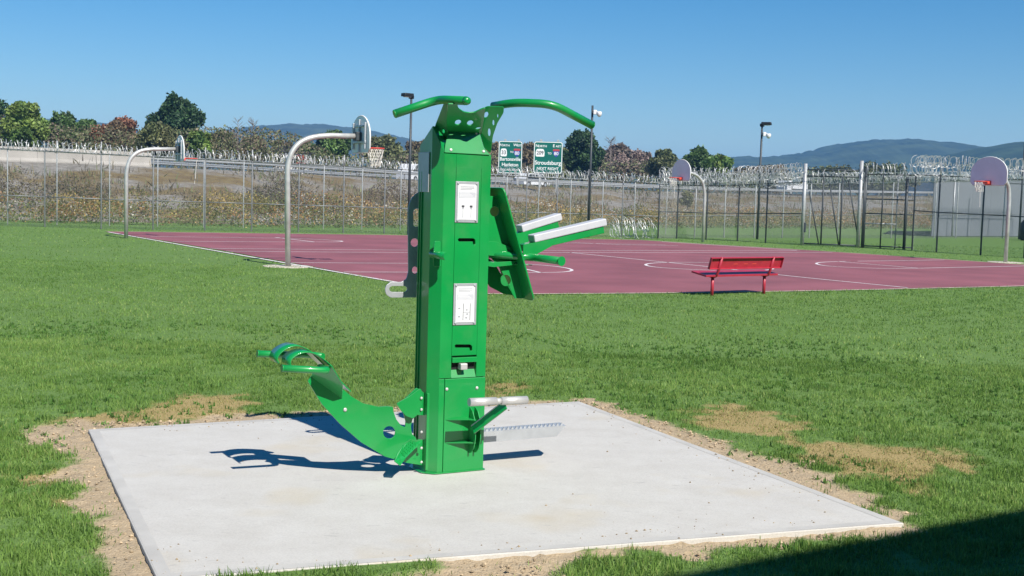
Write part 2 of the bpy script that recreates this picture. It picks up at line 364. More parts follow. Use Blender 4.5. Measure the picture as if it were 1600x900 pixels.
# ------------------------------------------------------------------ ball court
CZ = .012
court_px = [(165, 361.6), (600, 367), (1000, 375), (1110, 382), (1250, 390), (1400, 400), (1600, 413.5), (1760, 425), (1760, 441), (1590, 446.5), (1280, 453.5), (1060, 456.8), (830, 458.5), (712, 458), (617.5, 440), (500, 418.5), (353, 392), (260, 376.5)]
cpts = [gp(x, y, CZ) for x, y in court_px]
bm = bmesh.new(); vs = [bm.verts.new(p) for p in cpts]; f = bm.faces.new(vs)
ex = bmesh.ops.extrude_face_region(bm, geom=[f]); [setattr(v.co, 'z', -.05) for v in ex['geom'] if isinstance(v, bmesh.types.BMVert)]
bmesh.ops.recalc_face_normals(bm, faces=bm.faces); cme = bpy.data.meshes.new('court'); bm.to_mesh(cme); bm.free()
court = link(cme, 'court', M['court'], None); tag(court, kind='structure')
def ribbon(px, width, z=CZ+.004, smooth=3):
    P = [Vector(gp(x, y, z)) for x, y in px]
    for _ in range(smooth if len(P) > 3 else 0):
        Q = [P[0]]
        for a, b in zip(P[:-1], P[1:]): Q += [a*.75+b*.25, a*.25+b*.75]
        P = Q+[P[-1]]
    mb = MB(); vs = []
    for i, p in enumerate(P):
        t = (P[min(i+1, len(P)-1)]-P[max(i-1, 0)]).normalized(); s = Vector((-t.y, t.x, 0))*width/2; vs += [p+s, p-s]
    return mb.add(vs, [(2*i, 2*i+1, 2*i+3, 2*i+2) for i in range(len(P)-1)])
LINES = [
    ([(169, 362.5), (617.5, 440.5), (706, 456.5)], .075), ([(327, 388), (640, 391), (960, 391.5), (1248, 391.2)], .06),
    ([(353, 392.3), (640, 394.8), (960, 394.5), (1300, 394.2)], .06),
    ([(455, 410.3), (640, 411.3), (790, 412)], .055), ([(537, 424.8), (700, 425.3), (845, 425.8)], .055), ([(770, 408.5), (845, 425.8)], .055),
    ([(780, 410.5), (835, 413), (878, 417), (897, 421.5), (886, 425), (845, 425.8)], .055),
    ([(235, 369.4), (444, 372)], .06), ([(270, 377.1), (490, 378)], .06), ([(440, 371.8), (500, 374), (540, 376.6), (525, 378.2), (490, 378)], .06), ([(430, 370.8), (492, 378)], .06),
    ([(889, 394.3), (1114, 417), (1220, 430), (1418, 449.3)], .055),
    ([(1100, 410), (1045, 409.5), (1005, 412), (1015, 417), (1080, 421), (1150, 423.5), (1200, 422.3), (1212, 418.5), (1180, 413.5), (1100, 410)], .055),
    ([(1436, 419), (1370, 419.5), (1290, 416), (1270, 411), (1296, 408.8), (1340, 408)], .055), ([(1320, 408.3), (1476, 406)], .055), ([(1436, 419), (1640, 414.6)], .055), ([(1308, 408.4), (1436, 419)], .055),
    ([(1034, 377.6), (1250, 391.4)], .07), ([(893, 378.5), (960, 382), (1060, 384)], .06), ([(820, 378.5), (1040, 382.3)], .06)]
for px, wd in LINES: obj('court_line', ribbon(px, wd*1.55), 'lines', court)
obj('court_edge', ribbon([(700, 458.6), (830, 459), (1060, 457.3), (1280, 454), (1590, 447), (1760, 441.6)], .10, CZ+.006, 2), 'curb', court)
obj('court_edge', ribbon([(1000, 374.6), (1110, 381.7), (1250, 389.6), (1400, 399.6), (1600, 413), (1760, 424.5)], .09, CZ+.006, 2), 'curb', court)
obj('court_edge', ribbon([(165, 361.2), (600, 366.6), (1000, 374.6)], .12, CZ+.006, 2), 'curb', court)

# ------------------------------------------------------------------ lawn (stuff)
def blade_mesh(name, P, H, Wd, tint, lean=.6, yaw=None, bend=True):
    """P (n,3) roots; every blade is a bent tapering strip of three triangles or one"""
    n = len(P); yaw = RNG.uniform(0, 2*np.pi, n) if yaw is None else yaw
    ld = RNG.uniform(0, 2*np.pi, n); ll = np.abs(RNG.normal(0, lean, n)).clip(0, 1.35)
    side = np.stack([np.cos(yaw), np.sin(yaw), np.zeros(n)], -1)*Wd[:, None]/2
    dirv = np.stack([np.cos(ld)*np.sin(ll), np.sin(ld)*np.sin(ll), np.cos(ll)], -1)
    mid = P+np.stack([dirv[:, 0]*.35, dirv[:, 1]*.35, np.maximum(dirv[:, 2], .5)*.6], -1)*H[:, None]; tip = P+dirv*H[:, None]
    if bend:
        V = np.stack([P-side, P+side, mid-side*.8, mid+side*.8, tip], 1).reshape(-1, 3); k = 5; T = np.array([[0, 1, 3], [0, 3, 2], [2, 3, 4]])
    else:
        V = np.stack([P-side, P+side, tip], 1).reshape(-1, 3); k = 3; T = np.array([[0, 1, 2]])
    F = (np.arange(n)[:, None, None]*k+T[None]).reshape(-1, 3)
    me = bpy.data.meshes.new(name); me.vertices.add(len(V)); me.vertices.foreach_set('co', V.ravel()); me.loops.add(F.size); me.loops.foreach_set('vertex_index', F.ravel().astype(np.int32))
    me.polygons.add(len(F)); me.polygons.foreach_set('loop_start', np.arange(0, F.size, 3)); me.polygons.foreach_set('loop_total', np.full(len(F), 3)); me.polygons.foreach_set('use_smooth', np.ones(len(F), bool))
    me.update(calc_edges=True); c = me.color_attributes.new('tint', 'FLOAT_COLOR', 'POINT')
    col = np.concatenate([np.repeat(tint, k, 0), np.ones((n*k, 1))], 1); c.data.foreach_set('color', col.astype(np.float32).ravel()); return me
courtpoly = [p[:2] for p in cpts]
def lawn_points(n, y0, y1, m0, m1):
    y = np.exp(RNG.uniform(np.log(y0), np.log(y1), n)); hw = .46*y+.6; x = RNG.uniform(-1, 1, n)*hw; return x, y
roots = []; Hs = []; Ws = []; Ts = []
for (n, y0, y1, hh, ww) in ((290000, 4.6, 9.2, .038, .0056), (290000, 9.2, 15, .036, .009), (220000, 15, 30, .036, .015), (70000, 30, 62, .04, .03)):
    # even cover per square metre within each belt
    y = np.sqrt(RNG.uniform(y0*y0, y1*y1, n)); x = RNG.uniform(-1, 1, n)*(.44*y+.8)
    tuft = fbm(x*5, y*5, 3, 21); keep = np.ones(n, bool)
    d = np.zeros(n); s = np.zeros(n); nr = y < 15; d[nr], s[nr] = masks(x[nr], y[nr])
    keep &= RNG.random(n) < np.clip(1-d*1.03, .015, 1); keep &= slabdist(x, y) < -.004
    keep &= polydist(x, y, courtpoly) < -.05; keep &= RNG.random(n) < .10+1.45*tuft
    x, y, s, d, tuft = x[keep], y[keep], s[keep], d[keep], tuft[keep]; n = len(x)
    big = fbm(x*.55, y*.55, 3, 31); sm_ = fbm(x*2.4, y*2.4, 3, 41); rnd = RNG.random(n)
    h = hh*(.55+.9*RNG.random(n))*(.25+1.5*tuft)*(1-.45*s)*(1-.3*d); edge = slabdist(x, y); h *= np.where(edge > -.12, 1.15, 1)
    a = np.array([.115, .205, .042]); b = np.array([.295, .415, .12]); yel = np.array([.42, .44, .17]); st = np.array([.44, .35, .17])
    mixv = np.clip(.24+.55*rnd+.6*(big-.5)+.7*(sm_-.5), 0, 1)[:, None]; t = a*(1-mixv)+b*mixv
    yv = ((RNG.random(n) < .07+.20*np.clip((big-.5)*5, 0, 1))*RNG.random(n))[:, None]; t = t*(1-yv)+yel*yv
    sv = (np.clip(s*1.2, 0, 1)*(RNG.random(n) < .85))[:, None]; t = t*(1-sv)+st*(.7+.5*RNG.random((n, 1)))*sv
    t = t*(.8+.4*RNG.random((n, 1)))
    z = np.where(y < 15, (fbm(x*1.3, y*1.3, 3, 5)-.5)*.03, 0)
    roots.append(np.stack([x, y, z-.004], -1)); Hs.append(h); Ws.append(np.full(n, ww)*(.7+.6*RNG.random(n))); Ts.append(t)
    me = blade_mesh('lawn_grass', roots[-1], Hs[-1], Ws[-1], Ts[-1], .85, bend=(y1 < 10))
    o = link(me, 'lawn_grass', M['grass'], None)
    tag(o, {9.2: 'short green grass round the concrete pad nearest the camera', 15: 'short green grass just behind the concrete pad', 30: 'mown green grass between the pad and the court', 62: 'mown green grass beside and behind the court'}[y1], 'grass', kind='stuff')

# soil crumbs, clods and small stones (stuff)
def lumps(name, P, size, tint, m, label, cat):
    oc = np.array([[1, 0, 0], [-1, 0, 0], [0, 1, 0], [0, -1, 0], [0, 0, .75], [0, 0, -.6]]); T = np.array([[0, 2, 4], [2, 1, 4], [1, 3, 4], [3, 0, 4], [2, 0, 5], [1, 2, 5], [3, 1, 5], [0, 3, 5]])
    n = len(P); V = (P[:, None, :]+oc[None]*size[:, None, None]*(.6+.8*RNG.random((n, 6, 1)))).reshape(-1, 3); F = (np.arange(n)[:, None, None]*6+T[None]).reshape(-1, 3)
    me = bpy.data.meshes.new(name); me.from_pydata(V.tolist(), [], F.tolist()); c = me.color_attributes.new('tint', 'FLOAT_COLOR', 'POINT')
    c.data.foreach_set('color', np.concatenate([np.repeat(tint, 6, 0), np.ones((n*6, 1))], 1).astype(np.float32).ravel()); return tag(link(me, name, M[m], None), label, cat, kind='stuff')
M['clod'] = mat('soil_clod', (.9, .9, .9), .95, 0, .2, 40, vattr='tint', spec=.1)
x = RNG.uniform(-4.6, 4.6, 60000); y = RNG.uniform(5.2, 12.5, 60000); d, s_ = masks(x, y); k = (d > .45) & (slabdist(x, y) < -.02) & (RNG.random(60000) < .30+.5*(fbm(x*3, y*3, 2, 70) > .55)); x, y = x[k], y[k]; n = len(x)
sz = .004+.013*RNG.random(n)**4; tn = np.array([.46, .36, .24])*(.6+.7*RNG.random((n, 1))); lumps('soil_clods', np.stack([x, y, sz*.2-.002+np.zeros(n)], -1), sz, tn, 'clod', 'crumbly tan soil clods along the edges of the concrete pad', 'soil')
x = RNG.uniform(-3.4, 2.6, 9000); y = RNG.uniform(5.6, 11.5, 9000); e = slabdist(x, y); cl = fbm(x*1.2, y*1.2, 3, 90); k = (e > .01) & (RNG.random(9000) < np.where(e < .25, .35, .03)*(cl > .5)); x, y = x[k], y[k]; n = len(x)
sz = .003+.006*RNG.random(n)**2; lumps('slab_crumbs', np.stack([x, y, np.full(n, SLAB_Z)+sz*.3], -1), sz, np.array([.36, .28, .18])*(.5+.8*RNG.random((n, 1))), 'clod', 'small dirt crumbs scattered on the concrete pad near its rim', 'soil')
# broad-leaved weeds and clover in the lawn
n = 7000; y = np.sqrt(RNG.uniform(5.0**2, 17.**2, n)); x = RNG.uniform(-1, 1, n)*(.44*y+.6); d, s_ = masks(x, y); k = (slabdist(x, y) < -.06) & (fbm(x*.9, y*.9, 3, 66) > .5) & (RNG.random(n) < np.where(d > .3, .35, .8)); x, y = x[k], y[k]; n = len(x); q = 9
X2 = np.repeat(x, q)+RNG.normal(0, .012, n*q); Y2 = np.repeat(y, q)+RNG.normal(0, .012, n*q); tt = np.repeat(np.array([.14, .25, .065])*(.65+.7*RNG.random((n, 1))), q, 0)*(.8+.4*RNG.random((n*q, 1)))
tag(link(blade_mesh('lawn_weeds', np.stack([X2, Y2, np.zeros(n*q)], -1), .022+.028*RNG.random(n*q), .007+.009*RNG.random(n*q), tt, 1.1, bend=True), 'lawn_weeds', M['grass'], None), 'broad-leaved weed tufts scattered through the lawn', 'weeds', kind='stuff')
# ================================================================== FITNESS STATION
TH = R(29); A = Vector((math.cos(TH), math.sin(TH), 0)); N = Vector((math.sin(TH), -math.cos(TH), 0)); ZV = Vector((0, 0, 1))
T0 = (gp(690, 740, SLAB_Z)+gp(754, 734, SLAB_Z))/2
st = thing('fitness_station', T0, 'tall green steel outdoor exercise tower with pull-up bars standing on the concrete pad', 'exercise machine')
def L3(u, v, z): return T0+A*u+N*v+ZV*z
def onplane(x, y, p0, nrm):
    d = Vector(ray(x, y)); c = Vector((0, 0, HC)); return c+d*((Vector(p0)-c).dot(nrm)/d.dot(nrm))
def onv(x, y, v=0.):
    p = onplane(x, y, L3(0, v, 0), N)-T0; return (p.dot(A), p.z)
def onu(x, y, u):
    p = onplane(x, y, L3(u, 0, 0), A)-T0; return (p.dot(N), p.z)
def vplate(name, px, v, thick, m, parent=None, holes=(), rad=.0, bev=.0015):
    out = [onv(x, y, v) for x, y in px]
    if rad: out = rpoly(out, rad)
    return flat(name, out, [[onv(x, y, v) for x, y in h] for h in holes], L3(0, v, 0), A, ZV, thick, m, parent or st, bev)
def vbox(name, u0, u1, v0, v1, z0, z1, m, parent=None, bev=.004):
    return obj(name, MB().box(L3((u0+u1)/2, (v0+v1)/2, (z0+z1)/2), (u1-u0, v1-v0, z1-z0), (A, N, ZV), bev), m, parent or st)
def pxring(cx, cy, rx, ry=None, n=20, rot=0): return circ(cx, cy, rx, ry, n, rot)
def bolt(p, nrm, r=.011, parent=None, m='steel'):
    nrm = Vector(nrm).normalized(); p = Vector(p)
    return obj('bolt', MB().tube([p-nrm*.002, p+nrm*.004, p+nrm*.008], [r, r*.92, r*.55], 10), m, parent or st)
uL = onv(690, 420)[0]; uR = onv(763, 420)[0]; z1 = onv(730, 240)[1]; zc = onv(668, 197, -.09)[1]
UC = uL-.062; VS1, VS2 = -.062, -.255
# --- column shell
ring = [(uL, -.03, z1), (uR, -.03, z1), (uR, -.30, z1+.02), (uL, -.34, z1+.02), (UC, VS2, z1+.05), (UC, VS1, zc), (uL, -.0, z1)]
mb = MB(); n = len(ring); vs = [L3(u, v, 0) for u, v, z in ring]+[L3(u, v, z) for u, v, z in ring]+[L3((uL+uR)/2, -.20, zc)]
mb.add(vs, [(i, (i+1) % n, (i+1) % n+n, i+n) for i in range(n)]+[(i+n, (i+1) % n+n, 2*n) for i in range(n)])
column = obj('column', mb, 'green', st)
# slanted top cover on the front
# --- front skin: margins, removable centre panel, lower cover
zb = onv(720, 590)[1]; g = .0022
pl, pr = onv(709.5, 420)[0], onv(748, 420)[0]
vbox('front_margin', uL, pl-g, -.0298, 0, zb, z1-.001, 'green', bev=.003)
vbox('front_margin', pr+g, uR, -.0298, 0, zb, z1-.001, 'green', bev=.003)
zt = onv(728, 262)[1]; zpan = onv(724, 555)[1]
slot = lambda x, y: [(x, y), (x+2, y-2.5), (x+25, y-2.5), (x+28, y), (x+28, y+7), (x+26, y+8.5), (x+24, y+7), (x+23.5, y+3.2), (x+2, y+3.2)]
panel = flat('front_panel', [(pl, zpan), (pr, zpan), (pr, zt), (pl, zt)], [[onv(*p) for p in slot(715, 374.5)], [onv(*p) for p in slot(710, 540.5)]], L3(0, -.0135, 0), A, ZV, .027, 'green', st, .001)
vbox('front_head', pl-g, pr+g, -.0296, 0, zt+.0004, z1-.001, 'green', bev=0)
vbox('slot_painted_shade', pl, pr, -.0302, -.0285, zpan+.002, zt-.002, 'dark', panel, 0)  # black sheet just behind the slots paints the shade of a deep hollow
# weight-pin recess
vbox('pin_visor', pl, pr, -.0298, .012, onv(724, 566)[1], onv(724, 558)[1], 'green', bev=.003)
vbox('recess_back', pl, pr, -.0302, -.028, zb, onv(724, 566)[1], 'dark', bev=0)  # shallow recess backed in near-black, its inner shade put into the colour
rz0, rz1 = zb, onv(724, 578)[1]
obj('recess_ramp', MB().prism([L3(pl, -.028, rz1), L3(pl, -.001, rz0), L3(pl, -.028, rz0)], A*(pr-pl)), 'green', st)
pu, pz = onv(722, 572)
pin = vbox('selector_pin', pu-.026, pu+.026, -.02, .035, pz-.022, pz+.022, 'steel', bev=.006)
# lower cover
lower = vbox('lower_cover', onv(694, 640)[0], uR, -.0298, .004, 0.004, zb-.004, 'green', bev=.004)
vbox('lower_margin', uL, onv(694, 640)[0]-g, -.0298, .0, 0.004, zb-.004, 'green', bev=.003)
for x, y in ((698, 608), (745, 606)): u, z = onv(x, y, .004); bolt(L3(u, .005, z), N, .012, lower)
# base flange
fl = [(uL-.02, .018), (uR+.012, .018), (uR+.012, -.32), (uL, -.37), (UC-.03, VS2), (UC-.03, VS1+.01)]
flat('base_flange', rpoly(fl, .02), [], L3(0, 0, .006), A, N, -.012, 'green', st, .003)
# weld seam / edge trim on the shaded side
for v in (-.20, -.235): obj('side_rib', MB().box(L3(UC-.004, v, (zc-.35)/2+.1), (.010, .012, zc-.45), (A, N, ZV), .003), 'green', st)
# --- placards
def placard(x0, x1, y0, y1, kind):
    u0, zt_ = onv(x0, y0); u1, zb_ = onv(x1, y1); u1 = onv(x1, (y0+y1)/2)[0]; u0 = onv(x0, (y0+y1)/2)[0]
    pb = vbox('placard', u0, u1, .0, .006, zb_, zt_, 'galv', bev=.002); wd, ht = u1-u0, zt_-zb_
    def pr_(name, a0, a1, b0, b1, m, v=.0075): return vbox(name, u0+wd*a0, u0+wd*a1, .0055, v, zb_+ht*b0, zb_+ht*b1, m, pb, 0)
    pr_('printed_sheet', .10, .90, .07, .93, 'platewhite', .0072)
    for k in range(3): pr_('text_line', .2, .8-.1*(k == 2), .865-k*.035, .88-k*.035, 'plategrey', .0078)
    pr_('text_block', .14, .86, .60, .74, 'padgrey', .0076)
    for k in range(4): pr_('text_line', .17, .83-.07*k, .615+k*.032, .628+k*.032, 'platewhite', .008)
    if kind == 0:
        for c in (.33, .68):
            pr_('figure', c-.012, c+.012, .12, .36, 'plategrey', .0078); pr_('figure', c-.06, c+.06, .37, .42, 'platedark', .0078); pr_('figure', c-.035, c+.035, .33, .37, 'plategrey', .0079)
    else:
        for c in (.42, .72): pr_('figure', c-.012, c+.012, .11, .52, 'platedark', .0078)
        for c, b in ((.25, .40), (.25, .2), (.57, .36), (.60, .26), (.56, .17)): pr_('figure', c-.045, c+.045, b-.015, b+.02, 'plategrey', .0078)
        pr_('figure', .44, .70, .30, .315, 'plategrey', .0078)
    for a_, b_ in ((.1, .05), (.9, .05), (.1, .95), (.9, .95)): bolt(L3(u0+wd*a_, .006, zb_+ht*b_), N, .0085, pb, 'galv')
placard(711, 747, 283, 348, 0); placard(708, 744, 443, 507, 1)
# placard on the shaded side
zs0, zs1 = onu(664, 300, UC)[1], onu(664, 238, UC)[1]
obj('side_placard', MB().box(L3(UC-.005, -.178, (zs0+zs1)/2), (.006, .17, zs1-zs0), (A, N, ZV), .002), 'galv', st)
# --- slanted head plate (lit trapezoid) with bolts
pa = L3(0, .004, z1); tilt = (N*.93+ZV*.36).normalized(); ty = tilt.cross(A).normalized()
ty = ty if ty.z > 0 else -ty
def onp(x, y, p0, X, Y):
    p = onplane(x, y, p0, Vector(X).cross(Vector(Y)).normalized())-Vector(p0); return (p.dot(X), p.dot(Y))
hp = [onp(x, y, pa, A, ty) for x, y in ((694.5, 238), (765, 242), (756, 232), (748, 206.5), (701, 205), (696, 226))]
head = flat('head_plate', rpoly(hp, .008), [], pa, A, ty, .008, 'green', st, .002)
for x, y in ((704, 234.5), (755, 237), (744, 208)): bolt(onplane(x, y, pa, tilt)+tilt*.003, tilt, .012, head)
# --- pull-up bracket: one bent sheet, centre leaning out over the front, two flared wings
mc = (N*.52-ZV*.85).normalized(); cy = mc.cross(A).normalized(); cy = cy if cy.z > 0 else -cy
pc = onplane(724, 206, L3(0, -.05, 0), N)
def bplate(name, px, p0, nrm, holes, rad=.01, thick=.009):
    nrm = Vector(nrm).normalized(); X = ZV.cross(nrm).normalized(); X = X if X.dot(A) > 0 or abs(X.dot(A)) < 1e-6 else -X
    Y = nrm.cross(X).normalized(); Y = Y if Y.z > 0 else -Y
    return flat(name, rpoly([onp(x, y, p0, X, Y) for x, y in px], rad), [[onp(x, y, p0, X, Y) for x, y in h] for h in holes], p0, X, Y, thick, 'green', st, .0015)
bplate('bracket_centre', [(699, 208), (752, 209), (755, 190), (758, 168), (751, 170.5), (742, 175), (733, 176), (724, 174.5), (716, 169), (714, 162), (700, 162), (698, 185)], pc, mc,
       [pxring(715.5, 190.5, 5.4, 4.2, 16, -.3), pxring(734.5, 191.5, 5.4, 4.2, 16, -.3), [(741, 201.5), (745, 198.5), (751, 198), (751, 201), (745, 202)]], .012)
pw = onplane(699, 207, L3(0, -.05, 0), N)
bplate('bracket_wing', [(701, 161), (694, 161), (680, 197), (683.5, 222), (690, 240), (697, 234), (700, 208)], pw+Vector((0, 0, 0)), (-A*.62+N*.55-ZV*.56), [pxring(693.2, 205, 2.2, 3.6, 14), pxring(701, 171.5, 1.3, 3.4, 12, .3)], .012)
pw2 = onplane(755, 207, L3(0, -.05, 0), N)
bplate('bracket_wing', [(755, 188), (757, 168), (762, 166), (787, 167), (786.5, 176), (777, 192), (770, 212), (766.5, 239), (757, 231), (750, 208)], pw2, (-A*.55+N*.72-ZV*.42),
       [pxring(759.5, 179, 3.6, 5.2, 14, .5), pxring(771, 191.5, 1.8, 4.8, 14), pxring(764.5, 206.5, 2.4, 6.6, 14), pxring(777.8, 181, 1.2, 3.2, 12)], .012)
# --- pull-up bars
BR = .0285
pB = onplane(684, 155.5, L3(0, -.08, 0), N); ub, zbar = (pB-T0).dot(A), (pB-T0).z
pE = onplane(728.5, 157.5, L3(ub, 0, 0), A)
pTip = onplane(617, 178, L3(0, -.12, 0), N)
bar1 = obj('pull_up_bar', MB().tube(rounded([pTip, pB, pE], .10, 7), BR, 20), 'green', st)
d1 = (pTip-pB).normalized(); obj('end_cap', MB().tube([pTip-d1*.0, pTip+d1*.006], [BR*1.04, BR*.9], 20), 'green', bar1)
d1 = (pE-pB).normalized(); obj('end_cap', MB().tube([pE, pE+d1*.02, pE+d1*.028], [BR, BR*.85, BR*.4], 20), 'green', bar1)
qA = onplane(770, 166, L3(0, -.16, 0), N); qB = onplane(804, 160, L3(0, .02, 0), N); qC = onplane(863, 162.5, L3(0, .20, 0), N); qT = onplane(925, 195.5, L3(0, .16, 0), N)
bar2 = obj('pull_up_bar', MB().tube(rounded([qA, qB, qC, qT], .10, 7), BR, 20), 'green', st)
d2 = (qT-qC).normalized(); obj('end_cap', MB().tube([qT, qT+d2*.007], [BR*1.04, BR*.9], 20), 'green', bar2)
# --- grey-steel side plate behind the column, with slots and a loop
sv = -.42
vplate('side_plate', [(668, 300), (655, 299.5), (645, 307), (639.5, 318), (637.5, 330), (638, 425), (635, 436), (627, 441), (610, 441), (603.5, 446), (601.5, 453), (603.5, 460), (610, 464.5), (668, 464.5)], sv, .010, 'galv',
       holes=[rp for rp in ([(645, 330), (647, 327), (650, 325.5), (656, 326), (657, 330), (657, 350), (655, 354), (648, 354.5), (645.5, 352)], pxring(647.5, 379, 6.5, 7, 16), pxring(648, 422, 5, 6, 16),
                                   [(612, 446.5), (632, 446.5), (635, 448), (636.5, 451.5), (635, 455), (632, 456.5), (612, 456.5), (608.5, 454.5), (607.5, 451.5), (608.5, 448.5)])], rad=.012)
# --- left handle (dip grip on the shaded side)
hu, hz = onv(684, 399, .0); 
def grip(p0, p1, r=.026): return obj('dip_grip', MB().tube([p0, p1], r, 18), 'green', st)
hA = onplane(675, 397.5, L3(0, -.05, 0), N); hB = onplane(698, 400.5, L3(0, .14, 0), N)
g1 = grip(hA, hB); obj('end_cap', MB().tube([hB, hB+N*.006], [.0275, .0275], 18), 'green', g1)
vplate('grip_bracket', [(679, 377), (688, 377), (688, 416), (678, 416), (677, 400)], .004, .008, 'green', rad=.008)
# --- right side: gusset web, back plate, grip, arm rests
wv = -.05
web = vplate('back_web', [(752, 306), (778.5, 307), (800, 385), (826, 466), (804, 466), (782, 420), (765, 400), (752, 400)], wv, .008, 'green', holes=[pxring(772.5, 330.5, 7.6, 8.2, 20), pxring(790, 438, 8, 9, 20)], rad=.004)
b0 = onplane(788, 296, L3(0, .09, 0), N); b1 = onplane(834, 466, L3(0, .09, 0), N); bd = (b1-b0).normalized(); bw = -N
bpn = bd.cross(bw).normalized(); H_ = (b1-b0).length
def bp2(s, t): return (s, t)
out = rpoly([(0, -.01), (.38, -.01), (.38, H_+.0), (0, H_+.02)], .045, 6)
flat('back_plate', out, [], b0, bw, bd, .012, 'green', st, .002)
# folded rim of the back plate
mbx = MB()
for s in (.376,): mbx.box(b0+bw*s+bd*(H_/2), (.007, .018, H_-.10), (bw, bpn, bd), .002)
obj('back_plate_rim', mbx, 'green', st)
obj('end_gusset', MB().prism([onplane(x, y, L3(0, wv-.16, 0), N) for x, y in ((757, 400), (770, 408), (792, 445), (800, 461), (786, 459), (765, 448), (752, 430))], N*.008), 'green', st)
vplate('cross_bracket', [(752, 377), (776, 378), (800, 388), (808, 394), (806, 402), (752, 398)], -.02, .006, 'green', rad=.004)
vplate('cross_bracket', [(752, 407), (770, 410), (808, 408), (800, 414), (772, 417), (752, 414)], -.01, .006, 'green', rad=.003)
r0 = onplane(764, 397, L3(0, -.05, 0), N); r1 = onplane(832, 402, L3(0, .03, 0), N); r2 = onplane(877, 408, L3(0, .33, 0), N)
g2 = obj('dip_grip', MB().tube(rounded([r0, r1, r2], .06, 6), .0265, 20), 'green', st)
dd = (r2-r1).normalized(); obj('end_cap', MB().tube([r2, r2+dd*.006], [.033, .033], 22), 'green', g2)
obj('cross_bracket', MB().box((r0+r1)/2-ZV*.055-N*.05, ((r1-r0).length, .10, .006), ((r1-r0).normalized(), N, ZV), .001), 'green', st)
def arm_rest(p0, p1, wid, gp0):
    """green channel with a grey pad on top; p0 lower inner end, p1 outer end"""
    d = (p1-p0).normalized(); s = -N; s = (s-d*s.dot(d)).normalized(); up = s.cross(d); up = up if up.z > 0 else -up; Ln = (p1-p0).length
    ch = obj('arm_rest', MB().box((p0+p1)/2+s*wid/2, (Ln, wid, .050), (d, s, up), .004), 'green', st)
    tilt_ = (up+N*.75).normalized(); ss = d.cross(tilt_).normalized()
    obj('arm_pad', MB().box((p0+p1)/2+d*.05+s*(wid/2-.012)+up*.052, (Ln*.93, wid*.95, .052), (d, s, up), .007), 'padgrey', ch)
    obj('arm_rest_bracket', MB().prism([p0-d*.02+up*.03, p0+d*.26+up*.022, p0+d*.20-up*.026, p0-d*.0-up*.075, p0-d*.04-up*.075], -s*.006), 'green', ch)
nr0 = onplane(822, 388, L3(0, .03, 0), N); nr1 = onplane(944, 359, L3(0, .03, 0), N)
arm_rest(nr0, nr1, .10, None)
fr0 = onplane(806, 372, L3(0, -.38, 0), N); fr1 = onplane(873, 351, L3(0, -.38, 0), N)
arm_rest(fr0, fr1, .10, None)
# --- silver foot treads at the right
tr0 = onplane(750, 672, L3(0, -.06, 0), N); tr1 = onplane(884, 668, L3(0, -.06, 0), N)
td = (tr1-tr0).normalized(); td = Vector((td.x, td.y, 0)).normalized(); tz = (tr0.z+tr1.z)/2; tl = (tr1-tr0).length
tr0 = Vector((tr0.x, tr0.y, tz))
lip = [tr0, tr0+td*tl, tr0+td*(tl-.075)-ZV*.075, tr0-ZV*.075]
trd = obj('foot_tread', MB().prism(lip, -N*.006).add([tr0-N*.006, tr0+td*tl-N*.006, tr0+td*(tl+.02)-N*.12+ZV*.0, tr0-N*.12, tr0-N*.006-ZV*.005, tr0+td*tl-N*.006-ZV*.005, tr0+td*(tl+.02)-N*.12-ZV*.005, tr0-N*.12-ZV*.005], [(0, 1, 2, 3), (7, 6, 5, 4), (0, 4, 5, 1), (1, 5, 6, 2), (2, 6, 7, 3), (3, 7, 4, 0)]), 'galv', st)
nt_ = int(tl/.034)
for k in range(nt_):
    p = tr0+td*(.02+k*.034)-N*.02
    obj('tread_tooth', MB().add([p, p+td*.022, p+td*.011+ZV*.020, p-N*.012, p+td*.022-N*.012, p+td*.011-N*.012+ZV*.016], [(0, 1, 2), (3, 5, 4), (0, 2, 5, 3), (1, 4, 5, 2), (0, 3, 4, 1)]), 'galv', trd)
obj('tread_bracket', MB().prism([L3(uR-.01, -.16, tz-T0.z-.10), L3(uR+.10, -.16, tz-T0.z-.02), L3(uR-.01, -.16, tz-T0.z+.02)], N*.008), 'green', st)
# --- front pivot and steel T-handle
for uu in (onv(733, 670, .0)[0], onv(741, 670, .0)[0]):
    zc_ = onv(737, 671)[1]; arc = [(0, -.16), (.03, -.155), (.075, -.115), (.095, -.05), (.095, .02), (.08, .08), (.045, .135), (.0, .16)]
    obj('pivot_plate', MB().prism([L3(uu-.003, .004+v, zc_+z) for v, z in arc], A*.006), 'green', st)
for yy in (655, 691):
    z_ = onv(715, yy)[1]; uA, uB = onv(695, yy)[0], onv(735, yy)[0]
    obj('pivot_gusset', MB().prism([L3(uA, .004, z_), L3(uB, .004, z_), L3(uB, .085, z_), L3(uB-.05, .055, z_)], ZV*.007), 'green', st)
pz0 = onplane(739, 672, L3(0, .09, 0), N); pz1 = onplane(790, 633, L3(0, .29, 0), N)
d = (pz1-pz0).normalized(); s = A; s = (s-d*s.dot(d)).normalized(); up = s.cross(d)
obj('handle_arm', MB().box((pz0+pz1)/2, ((pz1-pz0).length, .012, .060), (d, s, up), .003), 'green', st)
obj('handle_arm_edge', MB().box((pz0+pz1)/2-up*.032, ((pz1-pz0).length, .016, .008), (d, s, up), .002), 'galv', st)
h0 = onplane(733, 628.5, L3(0, .30, 0), N); h1 = onplane(823, 625, L3(0, .30, 0), N); hm = (h0+h1)/2; hd = (h1-h0).normalized()
th_ = obj('t_handle', MB().tube([h0, hm-hd*.018], .0275, 18).tube([hm+hd*.018, h1], .0275, 18).tube([hm-hd*.02, hm+hd*.02], .021, 14), 'steel', st)
